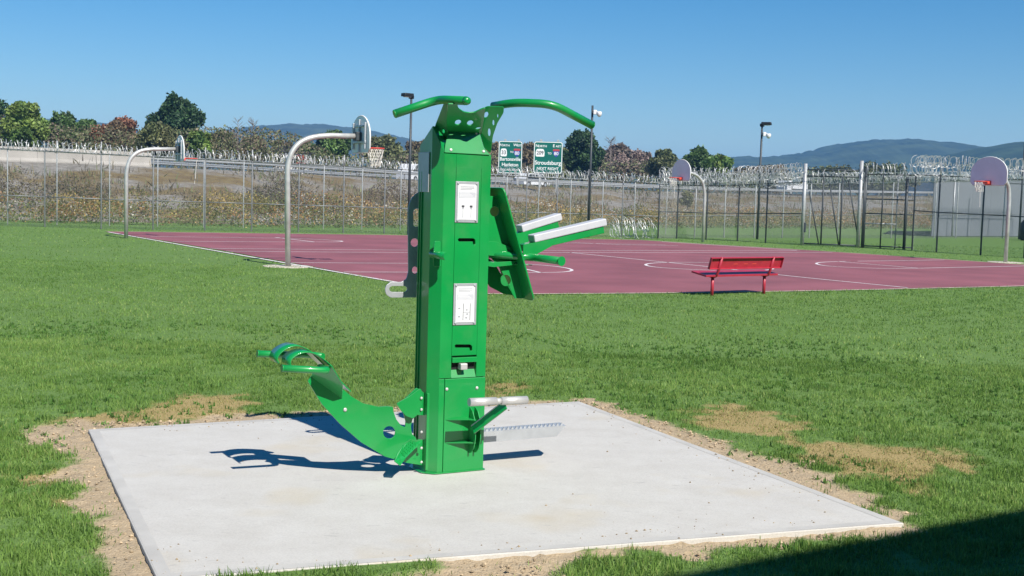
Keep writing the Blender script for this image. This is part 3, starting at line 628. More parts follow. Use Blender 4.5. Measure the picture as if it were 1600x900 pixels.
# --- left arm: big curved web with foot plate, knee cuffs and grips
av = -.10
Z5 = lambda x, y: (330+x/4.053, 520+y/4.053)
armpx = [Z5(*p) for p in ((612, 306), (640, 268), (700, 285), (800, 330), (885, 404), (960, 448), (1060, 470), (1110, 466), (1150, 470), (1152, 500), (1170, 550), (1200, 588), (1228, 600), (1232, 560), (1215, 500), (1180, 452), (1230, 415), (1300, 348), (1345, 380), (1345, 520), (1300, 520), (1272, 545), (1262, 590), (1268, 640), (1300, 672), (1345, 680), (1345, 838), (1240, 822), (1100, 782), (950, 692), (820, 580), (700, 450))]
arm = vplate('leg_arm_web', armpx, av, .010, 'green', holes=[[Z5(*p) for p in circ(1126, 630, 40, 41, 22)]], rad=.008, bev=.002)
# knee bracket: shaded plates carrying the cuffs
kb = onplane(*Z5(800, 370), L3(0, av+.012, 0), N)
bplate('knee_bracket', [Z5(*p) for p in ((640, 262), (760, 205), (832, 325), (824, 502), (690, 352), (655, 320))], kb+N*.03, (N*.45-A*.55-ZV*.75), [], .006)
k0, k1 = [onplane(*Z5(*p), L3(0, av+.02, 0), N) for p in ((640, 130), (885, 372))]; kd = (k1-k0).normalized(); ks = -N; kn = kd.cross(ks).normalized()
obj('knee_rail', MB().box((k0+k1)/2-N*.07, ((k1-k0).length, .15, .008), (kd, ks, kn), .002), 'green', st)
for x, y in ((848, 487), (800, 370)): bolt(onplane(*Z5(x, y), L3(0, av+.006, 0), N), N, .014, arm)
def cuff(px, v, wid):
    P = [onplane(*Z5(x, y), L3(0, v, 0), N) for x, y in px]
    for _ in range(2):
        Q = [P[0]]
        for a_, b_ in zip(P[:-1], P[1:]): Q += [a_*.75+b_*.25, a_*.25+b_*.75]
        P = Q+[P[-1]]
    vs = []; k = len(P)
    for i, p in enumerate(P):
        t = (P[min(i+1, k-1)]-P[max(i-1, 0)]).normalized(); nn = t.cross(N).normalized()*.003; vs += [p+nn, p-nn, p-N*wid-nn, p-N*wid+nn]
    fs = [(4*i+j, 4*i+(j+1) % 4, 4*i+4+(j+1) % 4, 4*i+4+j) for i in range(k-1) for j in range(4)]+[(0, 1, 2, 3), (4*k-1, 4*k-2, 4*k-3, 4*k-4)]
    m_ = MB().add(vs, fs, True); o_ = obj('knee_cuff', m_, 'green', st); return o_
cuff([(432, 196), (412, 160), (466, 104), (540, 78), (610, 100), (700, 170)], -.18, .17)
cuff([(505, 208), (500, 172), (556, 132), (622, 120), (690, 146), (770, 215)], .03, .17)
for (x0, y0, x1, y1, v, bk) in ((452, 225, 745, 240, .14, True), (296, 132, 480, 140, -.36, False)):
    c0 = onplane(*Z5(x0, y0), L3(0, v, 0), N); c1 = onplane(*Z5(x1, y1), L3(0, v, 0), N)
    path = [c0, c1]+([c1-N*.16] if bk else [c1-A*-.12, c1+A*.20+N*.14])
    gg = obj('knee_grip', MB().tube(rounded(path, .05, 5), .0225, 16), 'green', st); dv = (c0-c1).normalized()
    obj('end_cap', MB().tube([c0, c0+dv*.006], [.0235, .0235], 16), 'green', gg)
# curved seat-edge gusset close to the column and tread foot plate
Z6 = lambda x, y: (570+x/6.67, 610+y/6.67)
vplate('arm_flange', [Z6(*p) for p in ((330, 135), (470, 60), (575, -20), (590, 0), (590, 220), (500, 290), (430, 265), (370, 200))], av+.05, .006, 'green', rad=.01)
f0 = [onplane(*Z6(x, y), L3(0, v, 0), N) for x, y, v in ((470, 510, .02), (600, 520, -.03), (600, 560, -.03), (520, 610, .02), (430, 700, .07), (370, 785, .10), (312, 740, .10), (340, 660, .07), (400, 570, .04))]
fn = (f0[2]-f0[0]).cross(f0[5]-f0[0]).normalized(); fn = fn if fn.z > 0 else -fn
fp = obj('foot_plate', MB().prism(f0, -fn*.006), 'green', st)
for i in range(4):
    for j in range(7):
        p = f0[0].lerp(f0[7], (j+.5)/7.4).lerp(f0[2].lerp(f0[4], min(1, (j+.5)/5.5)) if j < 6 else f0[5], (i+.7)/5)
        obj('foot_plate_stud', MB().box(p+fn*.002, (.018, .006, .004), ((f0[6]-f0[0]).normalized(), fn.cross((f0[6]-f0[0]).normalized()), fn), 0), 'green', fp)
for k, y in enumerate((622, 640, 675, 700, 722)): bolt(onplane(658.5, y, L3(0, av+.06, 0), N), -A*.3+N, .010, arm)
vbox('arm_mount_strip', UC+.0, UC+.03, -.06, -.045, .02, onv(658, 615, -.06)[1], 'green', bev=.003)
# ================================================================== BASKETBALL HOOPS
CX = Vector((.87, .493, 0)).normalized(); CE = Vector((-CX.y, CX.x, 0))
def hoop(base_px, path_px, sgn, Wb, Hb, board_px, net, label, footing=False):
    B = gp(*base_px); t = thing('basketball_hoop', B, label, 'basketball hoop', 'basketball hoops round the court')
    P = [onplane(x, y, B, CE) for x, y in path_px]; P[0] = Vector((P[0].x, P[0].y, -.05))
    P = rounded(P, .28, 5); obj('pole', MB().tube(P, .068, 16), 'hooppole', t)
    D = CX*sgn; E = P[-1]
    c = onplane(board_px[0], board_px[1], E+D*.10, CX); c = Vector((E.x+D.x*.12, E.y+D.y*.12, c.z))      # board centre bottom line
    X = D.cross(ZV).normalized(); X = -X     # so that X x Z points along D
    if X.cross(ZV).dot(D) < 0: X = -X
    hw = Wb/2; prof = [(-hw*.86, 0), (hw*.86, 0), (hw, .12), (hw, Hb*.42)]+[(hw*math.cos(q), Hb*.42+Hb*.58*math.sin(q)) for q in [math.pi*k/16 for k in range(1, 16)]]+[(-hw, Hb*.42), (-hw, .12)]
    bd = flat('backboard', prof, [], c, X, ZV, .035, 'board', t, .004)
    edge = [c+X*p[0]+ZV*p[1] for p in prof]; obj('rim_trim', MB().tube(edge+[edge[0]], .022, 8), 'white', bd)
    fr = MB()
    for s in (-.32, 0, .32): fr.box(c+X*(s*Wb)-D*.045+ZV*(Hb*.45), (.05, .05, Hb*(.72 if s else .9)), (X, D, ZV), .006)
    fr.box(c-D*.05+ZV*(Hb*.28), (Wb*.72, .045, .06), (X, D, ZV), .006).box(c-D*.05+ZV*(Hb*.72), (Wb*.5, .045, .05), (X, D, ZV), .006)
    obj('back_frame', fr, 'galv', t)
    obj('mount_bracket', MB().box(E+D*.02, (.24, .14, .22), (X, D, ZV), .01), 'darkpost', t)
    rc = c+D*.40+ZV*.12; ring = [rc+X*(.225*math.cos(q))+D*(.225*math.sin(q)) for q in [2*math.pi*k/20 for k in range(21)]]
    rim = obj('rim', MB().tube(ring, .016, 8, False).box(c+D*.10+ZV*.09, (.22, .17, .10), (X, D, ZV), .01).box(c+D*.03+ZV*.08, (.26, .02, .16), (X, D, ZV), .004), 'redrim', t)
    nm = MB()
    def npt(q, s): 
        rr = .222*(1-s)+.12*s+.02*math.sin(math.pi*s)*0; return rc+X*(rr*math.cos(q))+D*(rr*math.sin(q))-ZV*(.46*s)
    for k in range(12):
        q = 2*math.pi*k/12
        if net == 'full' or (net == 'torn' and k in (2, 3, 4, 5, 6, 7, 8)):
            top_s = 1 if net == 'full' else .8
            for dr in (-1, 1): nm.tube([npt(q+dr*.78*s*top_s, s*top_s) for s in (0, .25, .5, .75, 1)], .0085, 4, False)
        elif net == 'rag' and k in (3, 4): nm.tube([npt(q, 0), npt(q, .3)-ZV*.05, npt(q, .6)-ZV*.45], .011, 4, False)
    if net != 'full':
        q = 4.0 if net == 'torn' else 1.7; a0 = npt(q, .8); nm.tube([npt(q, .5), a0-ZV*.2, a0-ZV*.55+X*.02], .009, 4, False)
        if net == 'rag': nm.add([npt(1.5, 0)-ZV*.35, npt(1.9, 0)-ZV*.4, npt(1.9, 0)-ZV*.85-X*.04, npt(1.6, 0)-ZV*.9, npt(1.5, .0)-ZV*.35+X*.02], [(0, 1, 2, 3), (0, 3, 2, 4)])
    obj('net', nm, 'net', t)
    if footing: obj('footing', MB().tube([B-ZV*.1, B+ZV*.012], .62, 20), 'curb', t)
    return t
hoop((450, 416.5), [(450, 416.5), (449, 262), (454, 240), (466, 224), (484, 215), (510, 211.5), (557, 213)], 1, 1.2, .92, (565, 238), 'full', 'nearest bent-pole basketball hoop left of the green tower with a full white net', True)
hoop((197, 372.5), [(197, 372.5), (197.5, 266), (203, 248), (215, 237), (232, 233), (276, 233)], 1, 1.15, .92, (283, 252), 'rag', 'leftmost far basketball hoop, small in the distance, with a ragged hanging net')
hoop((1571, 410), [(1571, 410), (1577, 310), (1576, 290), (1568, 276), (1556, 269.5), (1549, 269)], -1, 1.55, 1.0, (1520, 289), 'torn', 'rightmost basketball hoop with pinkish white backboard and torn net beside the court', True)
hoop((1098, 378.5), [(1098, 378.5), (1101.5, 305), (1099, 286), (1091, 275), (1080, 270), (1068, 269)], -1, 1.35, .95, (1056, 282), 'torn', 'far basketball hoop standing before the razor-wire corner of the fence')

# ================================================================== BENCH
b0_ = gp(1119, 463); b1_ = gp(1200, 460); BX = (b1_-b0_).normalized(); BY = Vector((-BX.y, BX.x, 0)); bl = (b1_-b0_).length
bench = thing('park_bench', b0_, 'red coated metal park bench seen from behind at the court edge', 'bench')
def bpnt(s, d, z): return b0_+BX*s+BY*d+ZV*z
for s in (0, bl):
    obj('leg', MB().tube([bpnt(s, .12, -.03), bpnt(s, .12, .40)], .033, 14), 'red', bench)
    obj('support', MB().tube(rounded([bpnt(s, .42, .445), bpnt(s, .12, .385), bpnt(s, .0, .42), bpnt(s, -.12, .80)], .10, 6), .030, 10), 'red', bench)
ov = .30
def channel(name, d0, z0, d1, z1, flange):
    c = (bpnt(bl/2, d0, z0)+bpnt(bl/2, d1, z1))/2; w_ = bpnt(0, d1, z1)-bpnt(0, d0, z0); wl = w_.length; w_ = w_.normalized(); nn = BX.cross(w_).normalized()
    m_ = MB().box(c, (bl+2*ov, wl, .012), (BX, w_, nn), .003)
    for e in (-1, 1): m_.box(c+w_*(e*(wl/2-.006))+nn*(flange/2), (bl+2*ov-.004, .012, abs(flange)), (BX, w_, nn), .003)
    for e in (-1, 1): m_.box(c+BX*(e*(bl/2+ov-.006))+nn*(flange/2), (.012, wl-.02, abs(flange)), (BX, w_, nn), .003)
    return obj(name, m_, 'red', bench)
channel('seat', .01, .425, .21, .455, -.03); channel('seat', .222, .457, .43, .49, -.03)
channel('backrest', -.025, .565, -.095, .80, .05)
for s in (bl*.3, bl*.5, bl*.66): obj('backrest_slot', MB().box(bpnt(s, -.058, .655), (.12, .004, .012), (BX, BY, ZV), 0), 'redrim', bench)

# ================================================================== FENCES
def chain_link(L, H, org, d, zdir, r=.0024, sp=.075):
    mb = MB(); n = int((L+H)/sp)+1
    for k in range(1, n):
        c = k*sp
        for sg in (1, -1):
            # s + z = c  (sg 1)   or  (L - s) + z = c
            s0, s1 = max(0, c-H), min(L, c); 
            if s1-s0 < .02: continue
            za, zb_ = c-s0, c-s1
            if sg < 0: s0, s1 = L-s0, L-s1
            o = (d.cross(zdir)).normalized()*(r*.6*sg)
            a = org+d*s0+zdir*za+o; b = org+d*s1+zdir*zb_+o; t = (b-a).normalized(); u_ = t.cross(d.cross(zdir)).normalized()*r; w_ = d.cross(zdir).normalized()*r
            mb.add([a+u_, a-u_*.5+w_*.87, a-u_*.5-w_*.87, b+u_, b-u_*.5+w_*.87, b-u_*.5-w_*.87], [(0, 1, 4, 3), (1, 2, 5, 4), (2, 0, 3, 5)])
    return mb
def coil(pts, rad, pitch, r=.0105, seg=13, seed=0, jitter=.18):
    """razor wire: flattened irregular helix with barbs along a polyline"""
    rn = random.Random(seed); pts = [Vector(p) for p in pts]; mb = MB(); L = [0]
    for a, b in zip(pts[:-1], pts[1:]): L.append(L[-1]+(b-a).length)
    tot = L[-1]; nl = int(tot/pitch); path = []
    def pos(s):
        s = max(0, min(tot-1e-6, s)); i = max(j for j in range(len(L)-1) if L[j] <= s); f = (s-L[i])/(L[i+1]-L[i]); d = (pts[i+1]-pts[i]).normalized(); return pts[i]+(pts[i+1]-pts[i])*f, d
    for k in range(nl):
        rr = rad*(1+rn.uniform(-jitter, jitter)); sh = rn.uniform(-.3, .3)*pitch; dz = rn.uniform(-.1, .1)*rad; lean = rn.uniform(-.5, .5)
        for j in range(seg):
            q = 2*math.pi*j/seg; p, d = pos((k+j/seg)*pitch+sh*math.sin(q/2)+lean*rr*math.sin(q)); s = d.cross(ZV).normalized(); path.append(p+s*(rr*math.sin(q))+ZV*(rr*math.cos(q)*.95+dz))
    mb.tube(path, r, 3, False, False)
    for k in range(0, len(path)-1, 2):
        p = path[k]; t = (path[k+1]-p).normalized(); x = t.cross(ZV+Vector((.01, .2, 0))).normalized(); mb.add([p+x*r*3.2, p-x*r*3.2, p+t*r*4.5], [(0, 1, 2)])
    return mb
unit_post = {}
def post_mesh(r, m):
    k = (round(r, 4), m)
    if k not in unit_post:
        mb = MB().tube([(0, 0, 0), (0, 0, 1)], r, 10); me_ = bpy.data.meshes.new('post'); me_.from_pydata(mb.v, [], mb.f); me_.polygons.foreach_set('use_smooth', mb.sm); me_.materials.append(M[m]); unit_post[k] = me_
    return unit_post[k]
def fence(label, posts, r, m, rails, railm, ext=(), extm='galvpost', mesh=True, coils=(), group=None, cat='fence', railr=.021, name='chain_link_fence', hover=None):
    B = [gp(x, yb) for x, yb, yt in posts]; H = [(yb-yt)*b.y/FPX for (x, yb, yt), b in zip(posts, B)]
    t = thing(name, B[0], label, cat, group)
    for i, (b, h) in enumerate(zip(B, H)):
        o = bpy.data.objects.new('post', post_mesh(r, m)); COL.objects.link(o); o.parent = t; o.location = b-B[0]-ZV*.05; o.scale.z = h+.05
        if i in ext:
            o = bpy.data.objects.new('post_extension', post_mesh(.026, extm)); COL.objects.link(o); o.parent = t; o.location = b-B[0]+ZV*(h-.05); o.scale.z = .55
    for fr_ in rails:
        mb = MB()
        for i in range(len(B)-1): mb.tube([B[i]+ZV*(H[i]*fr_), B[i+1]+ZV*(H[i+1]*fr_)], railr, 8)
        obj('rail', mb, railm, t, False)
    if mesh:
        mb = MB()
        for i in range(len(B)-1):
            d = B[i+1]-B[i]; Ld = d.length; d = d.normalized(); q = chain_link(Ld, min(H[i], H[i+1]), B[i], d, ZV); mb.add(q.v, q.f)
        obj('wire_mesh', mb, 'greypost', t, False)
    for k, (dz, rad, pitch) in enumerate(coils):
        obj('razor_coil', coil([b+ZV*(h+dz) for b, h in zip(B, H)], rad, pitch, seed=k+len(posts)), 'razor', t, False)
    return t, B, H
def interp(xs, tab): return [float(np.interp(x, [q[0] for q in tab], [q[1] for q in tab])) for x in xs]
xa = [-420, -300, -190, -100, -16, 70, 158, 239, 320, 393, 466, 536, 600, 662, 718, 772, 821, 869, 917, 971, 1028]
ya = interp(xa, [(-420, 346), (-60, 352.5), (70, 355), (158, 358), (320, 360.5), (536, 364.5), (971, 371), (1028, 373)]); yt = interp(xa, [(-420, 208), (-60, 229), (70, 236), (239, 245), (320, 249), (536, 260), (869, 279), (1028, 286)])
fence('long grey chain-link perimeter fence behind the court left of the razor-wire corner', list(zip(xa, ya, yt)), .031, 'greypost', (.997, .40), 'greypost', ext=(2, 4, 6, 8, 9, 11, 16, 18, 20), coils=((.20, .21, .21),))
xb = [1028, 1085, 1131, 1178, 1222, 1264, 1308, 1350, 1392, 1426, 1459, 1493, 1532, 1566, 1600, 1640]
fence('grey perimeter fence running on right behind the gate to the grey building', [(x, 371.6+(x-1028)*.002, 291-(x-1028)*.016) for x in xb], .034, 'galvpost', (.997, .42), 'greypost', ext=(0, 10, 11, 12, 13, 14), coils=((.18, .22, .15), (.42, .20, .15)))
# second line beyond, with its own coil
xo = [-400, -270, -160, -70, 12, 89, 171, 246, 318, 380, 445, 505, 565, 625, 680, 740, 790, 840, 890, 940, 990, 1040]
fence('outer chain-link fence close behind the long perimeter fence, hung with coils', [(x, 350.5+x*.0155, y_) for x, y_ in zip(xo, interp(xo, [(-400, 213), (-70, 230), (89, 238), (246, 246), (565, 262), (1040, 287)]))], .026, 'galvpost', (.997,), 'galvpost', mesh=False, ext=(5, 7, 10, 12, 15, 19), coils=((.16, .18, .20),))
xc = [1028, 1057, 1103, 1152, 1196, 1253]
fence('dark chain-link fence between the corner post and the tall gate post', [(x, y_, z_) for x, y_, z_ in zip(xc, (373, 373, 375, 377, 379.3, 383), (287, 288, 289, 288, 286, 283))], .036, 'darkpost', (.985, .49), 'darkpost', ext=(0, 5), coils=((.08, .30, .13), (.40, .28, .13), (.62, .22, .17)))
# gate leaves
def gate():
    pA, pB = gp(1253, 383.3), gp(1340, 387); hh = (383-275)*pA.y/FPX
    t = thing('double_gate', pA, 'dark framed chain-link gate with diagonal braces between two steel posts', 'gate')
    d = (pB-pA); L = d.length; d = d.normalized()
    def bar(s0, z0, s1, z1, r=.03, m='darkpost', nm='brace'): return obj(nm, MB().tube([pA+d*(L*s0)+ZV*(hh*z0), pA+d*(L*s1)+ZV*(hh*z1)], r, 8), m, t)
    obj('gate_post', MB().tube([pA-ZV*.05, pA+ZV*((383-256)*pA.y/FPX)], .085, 14), 'galvpost', t)
    obj('gate_post', MB().tube([pB-ZV*.05, pB+ZV*((387-252)*pB.y/FPX)], .085, 14), 'galvpost', t)
    obj('gate_post', MB().tube([pB+d*.22-ZV*.05, pB+d*.22+ZV*((387-262)*pB.y/FPX)], .07, 12), 'darkpost', t)
    obj('latch', MB().box(pA+d*.03+ZV*(hh*.26)-N*.0, (.22, .12, .45), (d, Vector((-d.y, d.x, 0)), ZV), .02), 'darkpost', t)
    bar(0, 1, 1, 1, .035, nm='top_rail'); bar(.02, .03, 1, .03, .028, nm='bottom_rail'); bar(0, 1.09, 1, 1.09, .028, nm='top_rail')
    for s0 in (.34, .68): bar(s0, 0.02, s0, 1, .038, nm='upright')
    bar(.09, .78, .30, .03); bar(.45, .9, .66, .03); bar(.78, .95, .98, .2)
    q = chain_link(L, hh, pA, d, ZV); obj('wire_mesh', q, 'greypost', t, False)
    obj('razor_coil', coil([pA+ZV*(hh+.02), pB+ZV*(hh+.1)], .24, .3, seed=3), 'razor', t, False)
gate()
def small_gate():
    px = [(1346, 387.3), (1375, 388.5), (1398, 389.3), (1425, 390.5)]; B = [gp(*p) for p in px]; d = (B[-1]-B[0]); L = d.length; d = d.normalized(); hh = (387-272)*B[0].y/FPX
    t = thing('walk_gate', B[0], 'narrow chain-link walk gate with grid frame right of the braced gate', 'gate')
    for i, (b, m_, r_) in enumerate(zip(B, ('darkpost', 'darkpost', 'galvpost', 'galvpost'), (.04, .03, .03, .04))): obj('upright', MB().tube([b-ZV*.03, b+ZV*hh], r_, 8), m_, t)
    obj('upright', MB().tube([B[3]-d*.35-ZV*.03, B[3]-d*.35+ZV*hh*.97], .07, 8), 'darkpost', t)
    for z_, s1, m_ in ((.998, 1, 'darkpost'), (.665, 1, 'darkpost'), (.47, 1, 'darkpost'), (.335, .66, 'galvpost'), (.03, 1, 'darkpost')): obj('crossbar', MB().tube([B[0]+ZV*hh*z_, B[0]+d*L*s1+ZV*hh*z_], .028, 8), m_, t)
    obj('wire_mesh', chain_link(L, hh, B[0], d, ZV), 'greypost', t, False)
    obj('razor_coil', coil([B[0]+ZV*(hh+.22), B[3]+ZV*(hh+.22)], .30, .17, seed=8), 'razor', t, False)
small_gate()
xd = [1425, 1463, 1532, 1600, 1670]
fence('dark chain-link fence behind the rightmost hoop, running to the frame edge', [(x, y_, z_) for x, y_, z_ in zip(xd, (391, 394.5, 398.5, 403, 408), (272, 274, 277, 280, 283))], .036, 'darkpost', (.99, .52), 'darkpost', coils=((.22, .30, .13), (.55, .26, .15)), ext=(1, 2))
# loose razor wire coils lying at the corner
for k, (x, y, nr, lb) in enumerate(((985, 357, .42, 'loose razor wire coil heaped on the grass left of the fence corner, upper roll'), (990, 369, .38, 'loose razor wire coil lying on the grass along the court edge, lower roll'))):
    c = gp(x, y+4); dv = Vector((.95, .3, 0)); o = obj('razor_wire', coil([c-dv*1.15+ZV*nr, c+dv*1.15+ZV*nr], nr, .16, .012, seed=30+k), 'razor', None, False); tag(o, lb, 'razor wire', 'loose razor wire by the corner')

# ================================================================== LIGHT POLES
def light_pole(base_px, top_px, head, camera_, label):
    b = gp(*base_px); tp = at(top_px[0], top_px[1], b.y); t = thing('light_pole', b, label, 'light pole', 'dark light poles behind the fence'); h = tp.z
    obj('pole', MB().tube([b-ZV*.05, b+ZV*h], .066, 12, r2=.05), 'darkpost', t)
    if head:
        hd = Vector((head, -.35, 0)).normalized(); c = b+ZV*h+hd*.22
        lh = obj('lamp_head', MB().box(c+ZV*.03, (.50, .32, .15), (hd, Vector((-hd.y, hd.x, 0)), ZV+hd*-.12), .03).box(b+ZV*(h-.05), (.22, .14, .16), (hd, Vector((-hd.y, hd.x, 0)), ZV), .02), 'black', t)
        obj('lens', MB().box(c-ZV*.06, (.32, .22, .02), (hd, Vector((-hd.y, hd.x, 0)), ZV+hd*-.12), .004), 'signwhite', lh)
    if camera_:
        p = b+ZV*(h-camera_)+Vector((.10, -.1, 0)); ca = obj('camera_mount', MB().tube([p-Vector((.1, -.1, 0)), p+Vector((.10, -.05, .06)), p+Vector((.22, -.08, .02))], .035, 8).box(p+Vector((.02, 0, .03)), (.16, .14, .22), None, .03), 'carwhite', t)
        obj('dome', MB().tube([p+Vector((.22, -.08, .06)), p+Vector((.22, -.08, -.02)), p+Vector((.22, -.08, -.12)), p+Vector((.22, -.08, -.19))], [.11, .13, .11, .04], 12), 'carwhite', ca)
light_pole((638, 367), (644, 150), -.4, 0, 'dark light pole with a square lamp head left of the tower top')
light_pole((919, 371), (929.5, 165), 0, .35, 'dark pole with a white dome camera beside the right pull-up bar')
light_pole((1183, 374), (1192.5, 194), 1, .55, 'dark light pole with lamp head and white camera right of the far hoop')
light_pole((1592, 374), (1598, 222), 0, 0, 'dark pole cut by the right edge of the frame')

# ================================================================== EMBANKMENT, HIGHWAY
XS = [-700, -450, -260, -100, 0, 100, 235, 400, 560, 700, 870, 1040, 1250, 1450, 1700, 1950]
TOE = interp(XS, [(-700, 54), (-260, 57), (0, 59), (400, 63), (700, 73), (1000, 88), (1300, 106), (1600, 126), (1950, 150)])
CRD = interp(XS, [(-700, 64), (-260, 72), (0, 78), (235, 83), (400, 90), (560, 103), (700, 117), (870, 135), (1040, 150), (1250, 168), (1450, 185), (1700, 205), (1950, 230)])
CRY = interp(XS, [(-700, 226), (-260, 244), (0, 252), (100, 255), (235, 261), (300, 263), (400, 268), (500, 273), (600, 279), (700, 285), (800, 290), (900, 294), (1000, 298), (1150, 303), (1250, 306), (1400, 307), (1600, 309), (1950, 316)])
def col_at(x, D): return at(x, 300, D)
crest = [at(x, y, D) for x, y, D in zip(XS, CRY, CRD)]; toe = [Vector((at(x, 300, D).x, D, -.12)) for x, D in zip(XS, TOE)]
def resample(P, n):
    L = [0]
    for a, b in zip(P[:-1], P[1:]): L.append(L[-1]+(b-a).length)
    out = []
    for k in range(n):
        s = L[-1]*k/(n-1); i = min(len(L)-2, max(j for j in range(len(L)) if L[j] <= s+1e-9)); f = (s-L[i])/(L[i+1]-L[i]); out.append(P[i]+(P[i+1]-P[i])*f)
    return out
NC = 150; crest = resample(crest, NC); toe = resample(toe, NC)
def away(i):
    t = (crest[min(i+1, NC-1)]-crest[max(0, i-1)]); v = Vector((-t.y, t.x, 0)).normalized(); return v
def bank(i, f):
    p = toe[i].lerp(crest[i], f); p.z = -.12+(crest[i].z+.12)*(f**.85); return p
rows = 26; V = []; 
for r_ in range(rows+1):
    f = r_/rows
    for i in range(NC):
        p = bank(i, f); am = math.sin(math.pi*f); gul = float(fbm(i*.55, f*1.2, 3, 77))-.5; p.z += am*(gul*.9+(float(fbm(i*1.4, f*9, 2, 5))-.5)*.3); V.append(p)
base = len(V)
for i in range(NC): V.append(crest[i]+away(i)*2.2)
for i in range(NC): q = crest[i]+away(i)*30; V.append(Vector((q.x, q.y, q.z)))
for i in range(NC): q = crest[i]+away(i)*60; V.append(Vector((q.x, q.y, q.z-1.0)))
F = [(r_*NC+i, r_*NC+i+1, (r_+1)*NC+i+1, (r_+1)*NC+i) for r_ in range(rows+3) for i in range(NC-1)]
mb = MB().add(V, F, True)
def bank_mat():
    m = bpy.data.materials.new('embankment_gravel_and_grass'); m.use_nodes = True; t = m.node_tree; n = t.nodes; l = t.links; b = n['Principled BSDF']; b.inputs['Roughness'].default_value = .95; b.inputs['Specular IOR Level'].default_value = .1
    geo = n.new('ShaderNodeNewGeometry')
    def noise(sc, de=6):
        q = n.new('ShaderNodeTexNoise'); q.inputs['Scale'].default_value = sc; q.inputs['Detail'].default_value = de; l.new(geo.outputs['Position'], q.inputs['Vector']); return q.outputs['Fac']
    def ramp(fac, c1, c2, p0=.35, p1=.65):
        q = n.new('ShaderNodeValToRGB'); q.color_ramp.elements[0].color = (*c1, 1); q.color_ramp.elements[1].color = (*c2, 1); q.color_ramp.elements[0].position = p0; q.color_ramp.elements[1].position = p1; l.new(fac, q.inputs[0]); return q.outputs[0]
    def mix(f, a, c):
        q = n.new('ShaderNodeMix'); q.data_type = 'RGBA'; l.new(f, q.inputs[0]); l.new(a, q.inputs[6]); l.new(c, q.inputs[7]); return q.outputs[2]
    rock = ramp(noise(3), (.17, .155, .135), (.29, .27, .24)); veg = ramp(noise(1.5), (.14, .10, .055), (.20, .155, .075))
    l.new(mix(ramp(noise(.16, 4), (0, 0, 0), (1, 1, 1), .46, .56), rock, veg), b.inputs['Base Color']); return m
M['bank'] = bank_mat()
emb = obj('embankment', mb, 'bank', None, False); tag(emb, kind='structure')
# far plain behind
fp0 = [crest[i]+away(i)*59 for i in range(0, NC, 10)]; VV = [Vector((p.x, p.y, p.z-.9)) for p in fp0]+[Vector((p.x*4+200, p.y+900, 4.)) for p in fp0]+[Vector((p.x*12+400, p.y+3000, 6.)) for p in fp0]; k_ = len(fp0)
M['field'] = mat('far_field', (.08, .10, .04), .95, 0, .3, .05); fo = obj('far_field', MB().add(VV, [(r_*k_+i, r_*k_+i+1, (r_+1)*k_+i+1, (r_+1)*k_+i) for r_ in range(2) for i in range(k_-1)]), 'field', None, False); tag(fo, kind='structure')
vs = []
for i in range(NC): vs += [crest[i]+away(i)*2.0+ZV*.02, crest[i]+away(i)*24+ZV*.02]
hw_ = obj('highway', MB().add(vs, [(2*i, 2*i+2, 2*i+3, 2*i+1) for i in range(NC-1)]), 'asphalt', None, False); tag(hw_, kind='structure')
def crest_at_px(x, off=0., y=300):
    """point on the crest line seen in image column x"""
    best = None
    for i in range(NC-1):
        a, b = crest[i]+away(i)*off, crest[i+1]+away(i+1)*off
        pa_, pb_ = [800+FPX*((p-Vector((0, 0, HC))).dot(Vector(_r)))/((p-Vector((0, 0, HC))).dot(Vector(_fw))) for p in (a, b)]
        if pa_ <= x <= pb_: f = (x-pa_)/(pb_-pa_); return a.lerp(b, f), (b-a).normalized(), i
    return crest[-1], (crest[-1]-crest[-2]).normalized(), NC-1
# concrete barrier on the left, guardrails further on
def along(x0, x1, off, step):
    p0, _, i0 = crest_at_px(x0, off); p1, _, i1 = crest_at_px(x1, off); pts = [p0]+[crest[i]+away(i)*off for i in range(i0+1, i1+1)]+[p1]; L = sum((b-a).length for a, b in zip(pts[:-1], pts[1:])); return resample(pts, max(2, int(L/step)))
pts = along(-600, 235, .8, 3.2); prof = [(-.30, -.3), (-.30, .10), (-.18, .28), (-.09, .98), (.09, .98), (.18, .28), (.30, .10), (.30, -.3)]
bt = thing('concrete_barrier', pts[0], 'long pale concrete highway barrier on the embankment at the left', 'barrier')
for a, b in zip(pts[:-1], pts[1:]):
    d = (b-a); Ld = d.length; d = d.normalized(); s = Vector((-d.y, d.x, 0)).normalized(); obj('barrier_section', MB().prism([a+d*.01+s*u_+ZV*z_ for u_, z_ in prof], d*(Ld-.02)), 'barrier', bt)
def guardrail(x0, x1, off, label):
    P = along(x0, x1, off, 3.8); t = thing('guardrail', P[0], label, 'guardrail', 'guardrails along the highway'); mbr = MB()
    prof_ = [(-.03, .50), (.04, .54), (.04, .60), (-.02, .65), (.04, .70), (.04, .76), (-.03, .80), (-.05, .80), (0, .65), (-.05, .50)]
    for a, b in zip(P[:-1], P[1:]):
        d = (b-a); s = Vector((d.y, -d.x, 0)).normalized(); mbr.prism([a+s*u_+ZV*z_ for u_, z_ in prof_], d)
        o = bpy.data.objects.new('post', post_mesh(.06, 'greypost')); COL.objects.link(o); o.parent = t; o.location = a-P[0]-ZV*.3-s*.1; o.scale.z = 1.08
    obj('rail', mbr, 'galvpost', t)
guardrail(236, 1700, .7, 'nearer guardrail on the highway edge above the gravel slope')
guardrail(236, 1500, 14, 'farther guardrail across the highway lanes behind the nearer one')
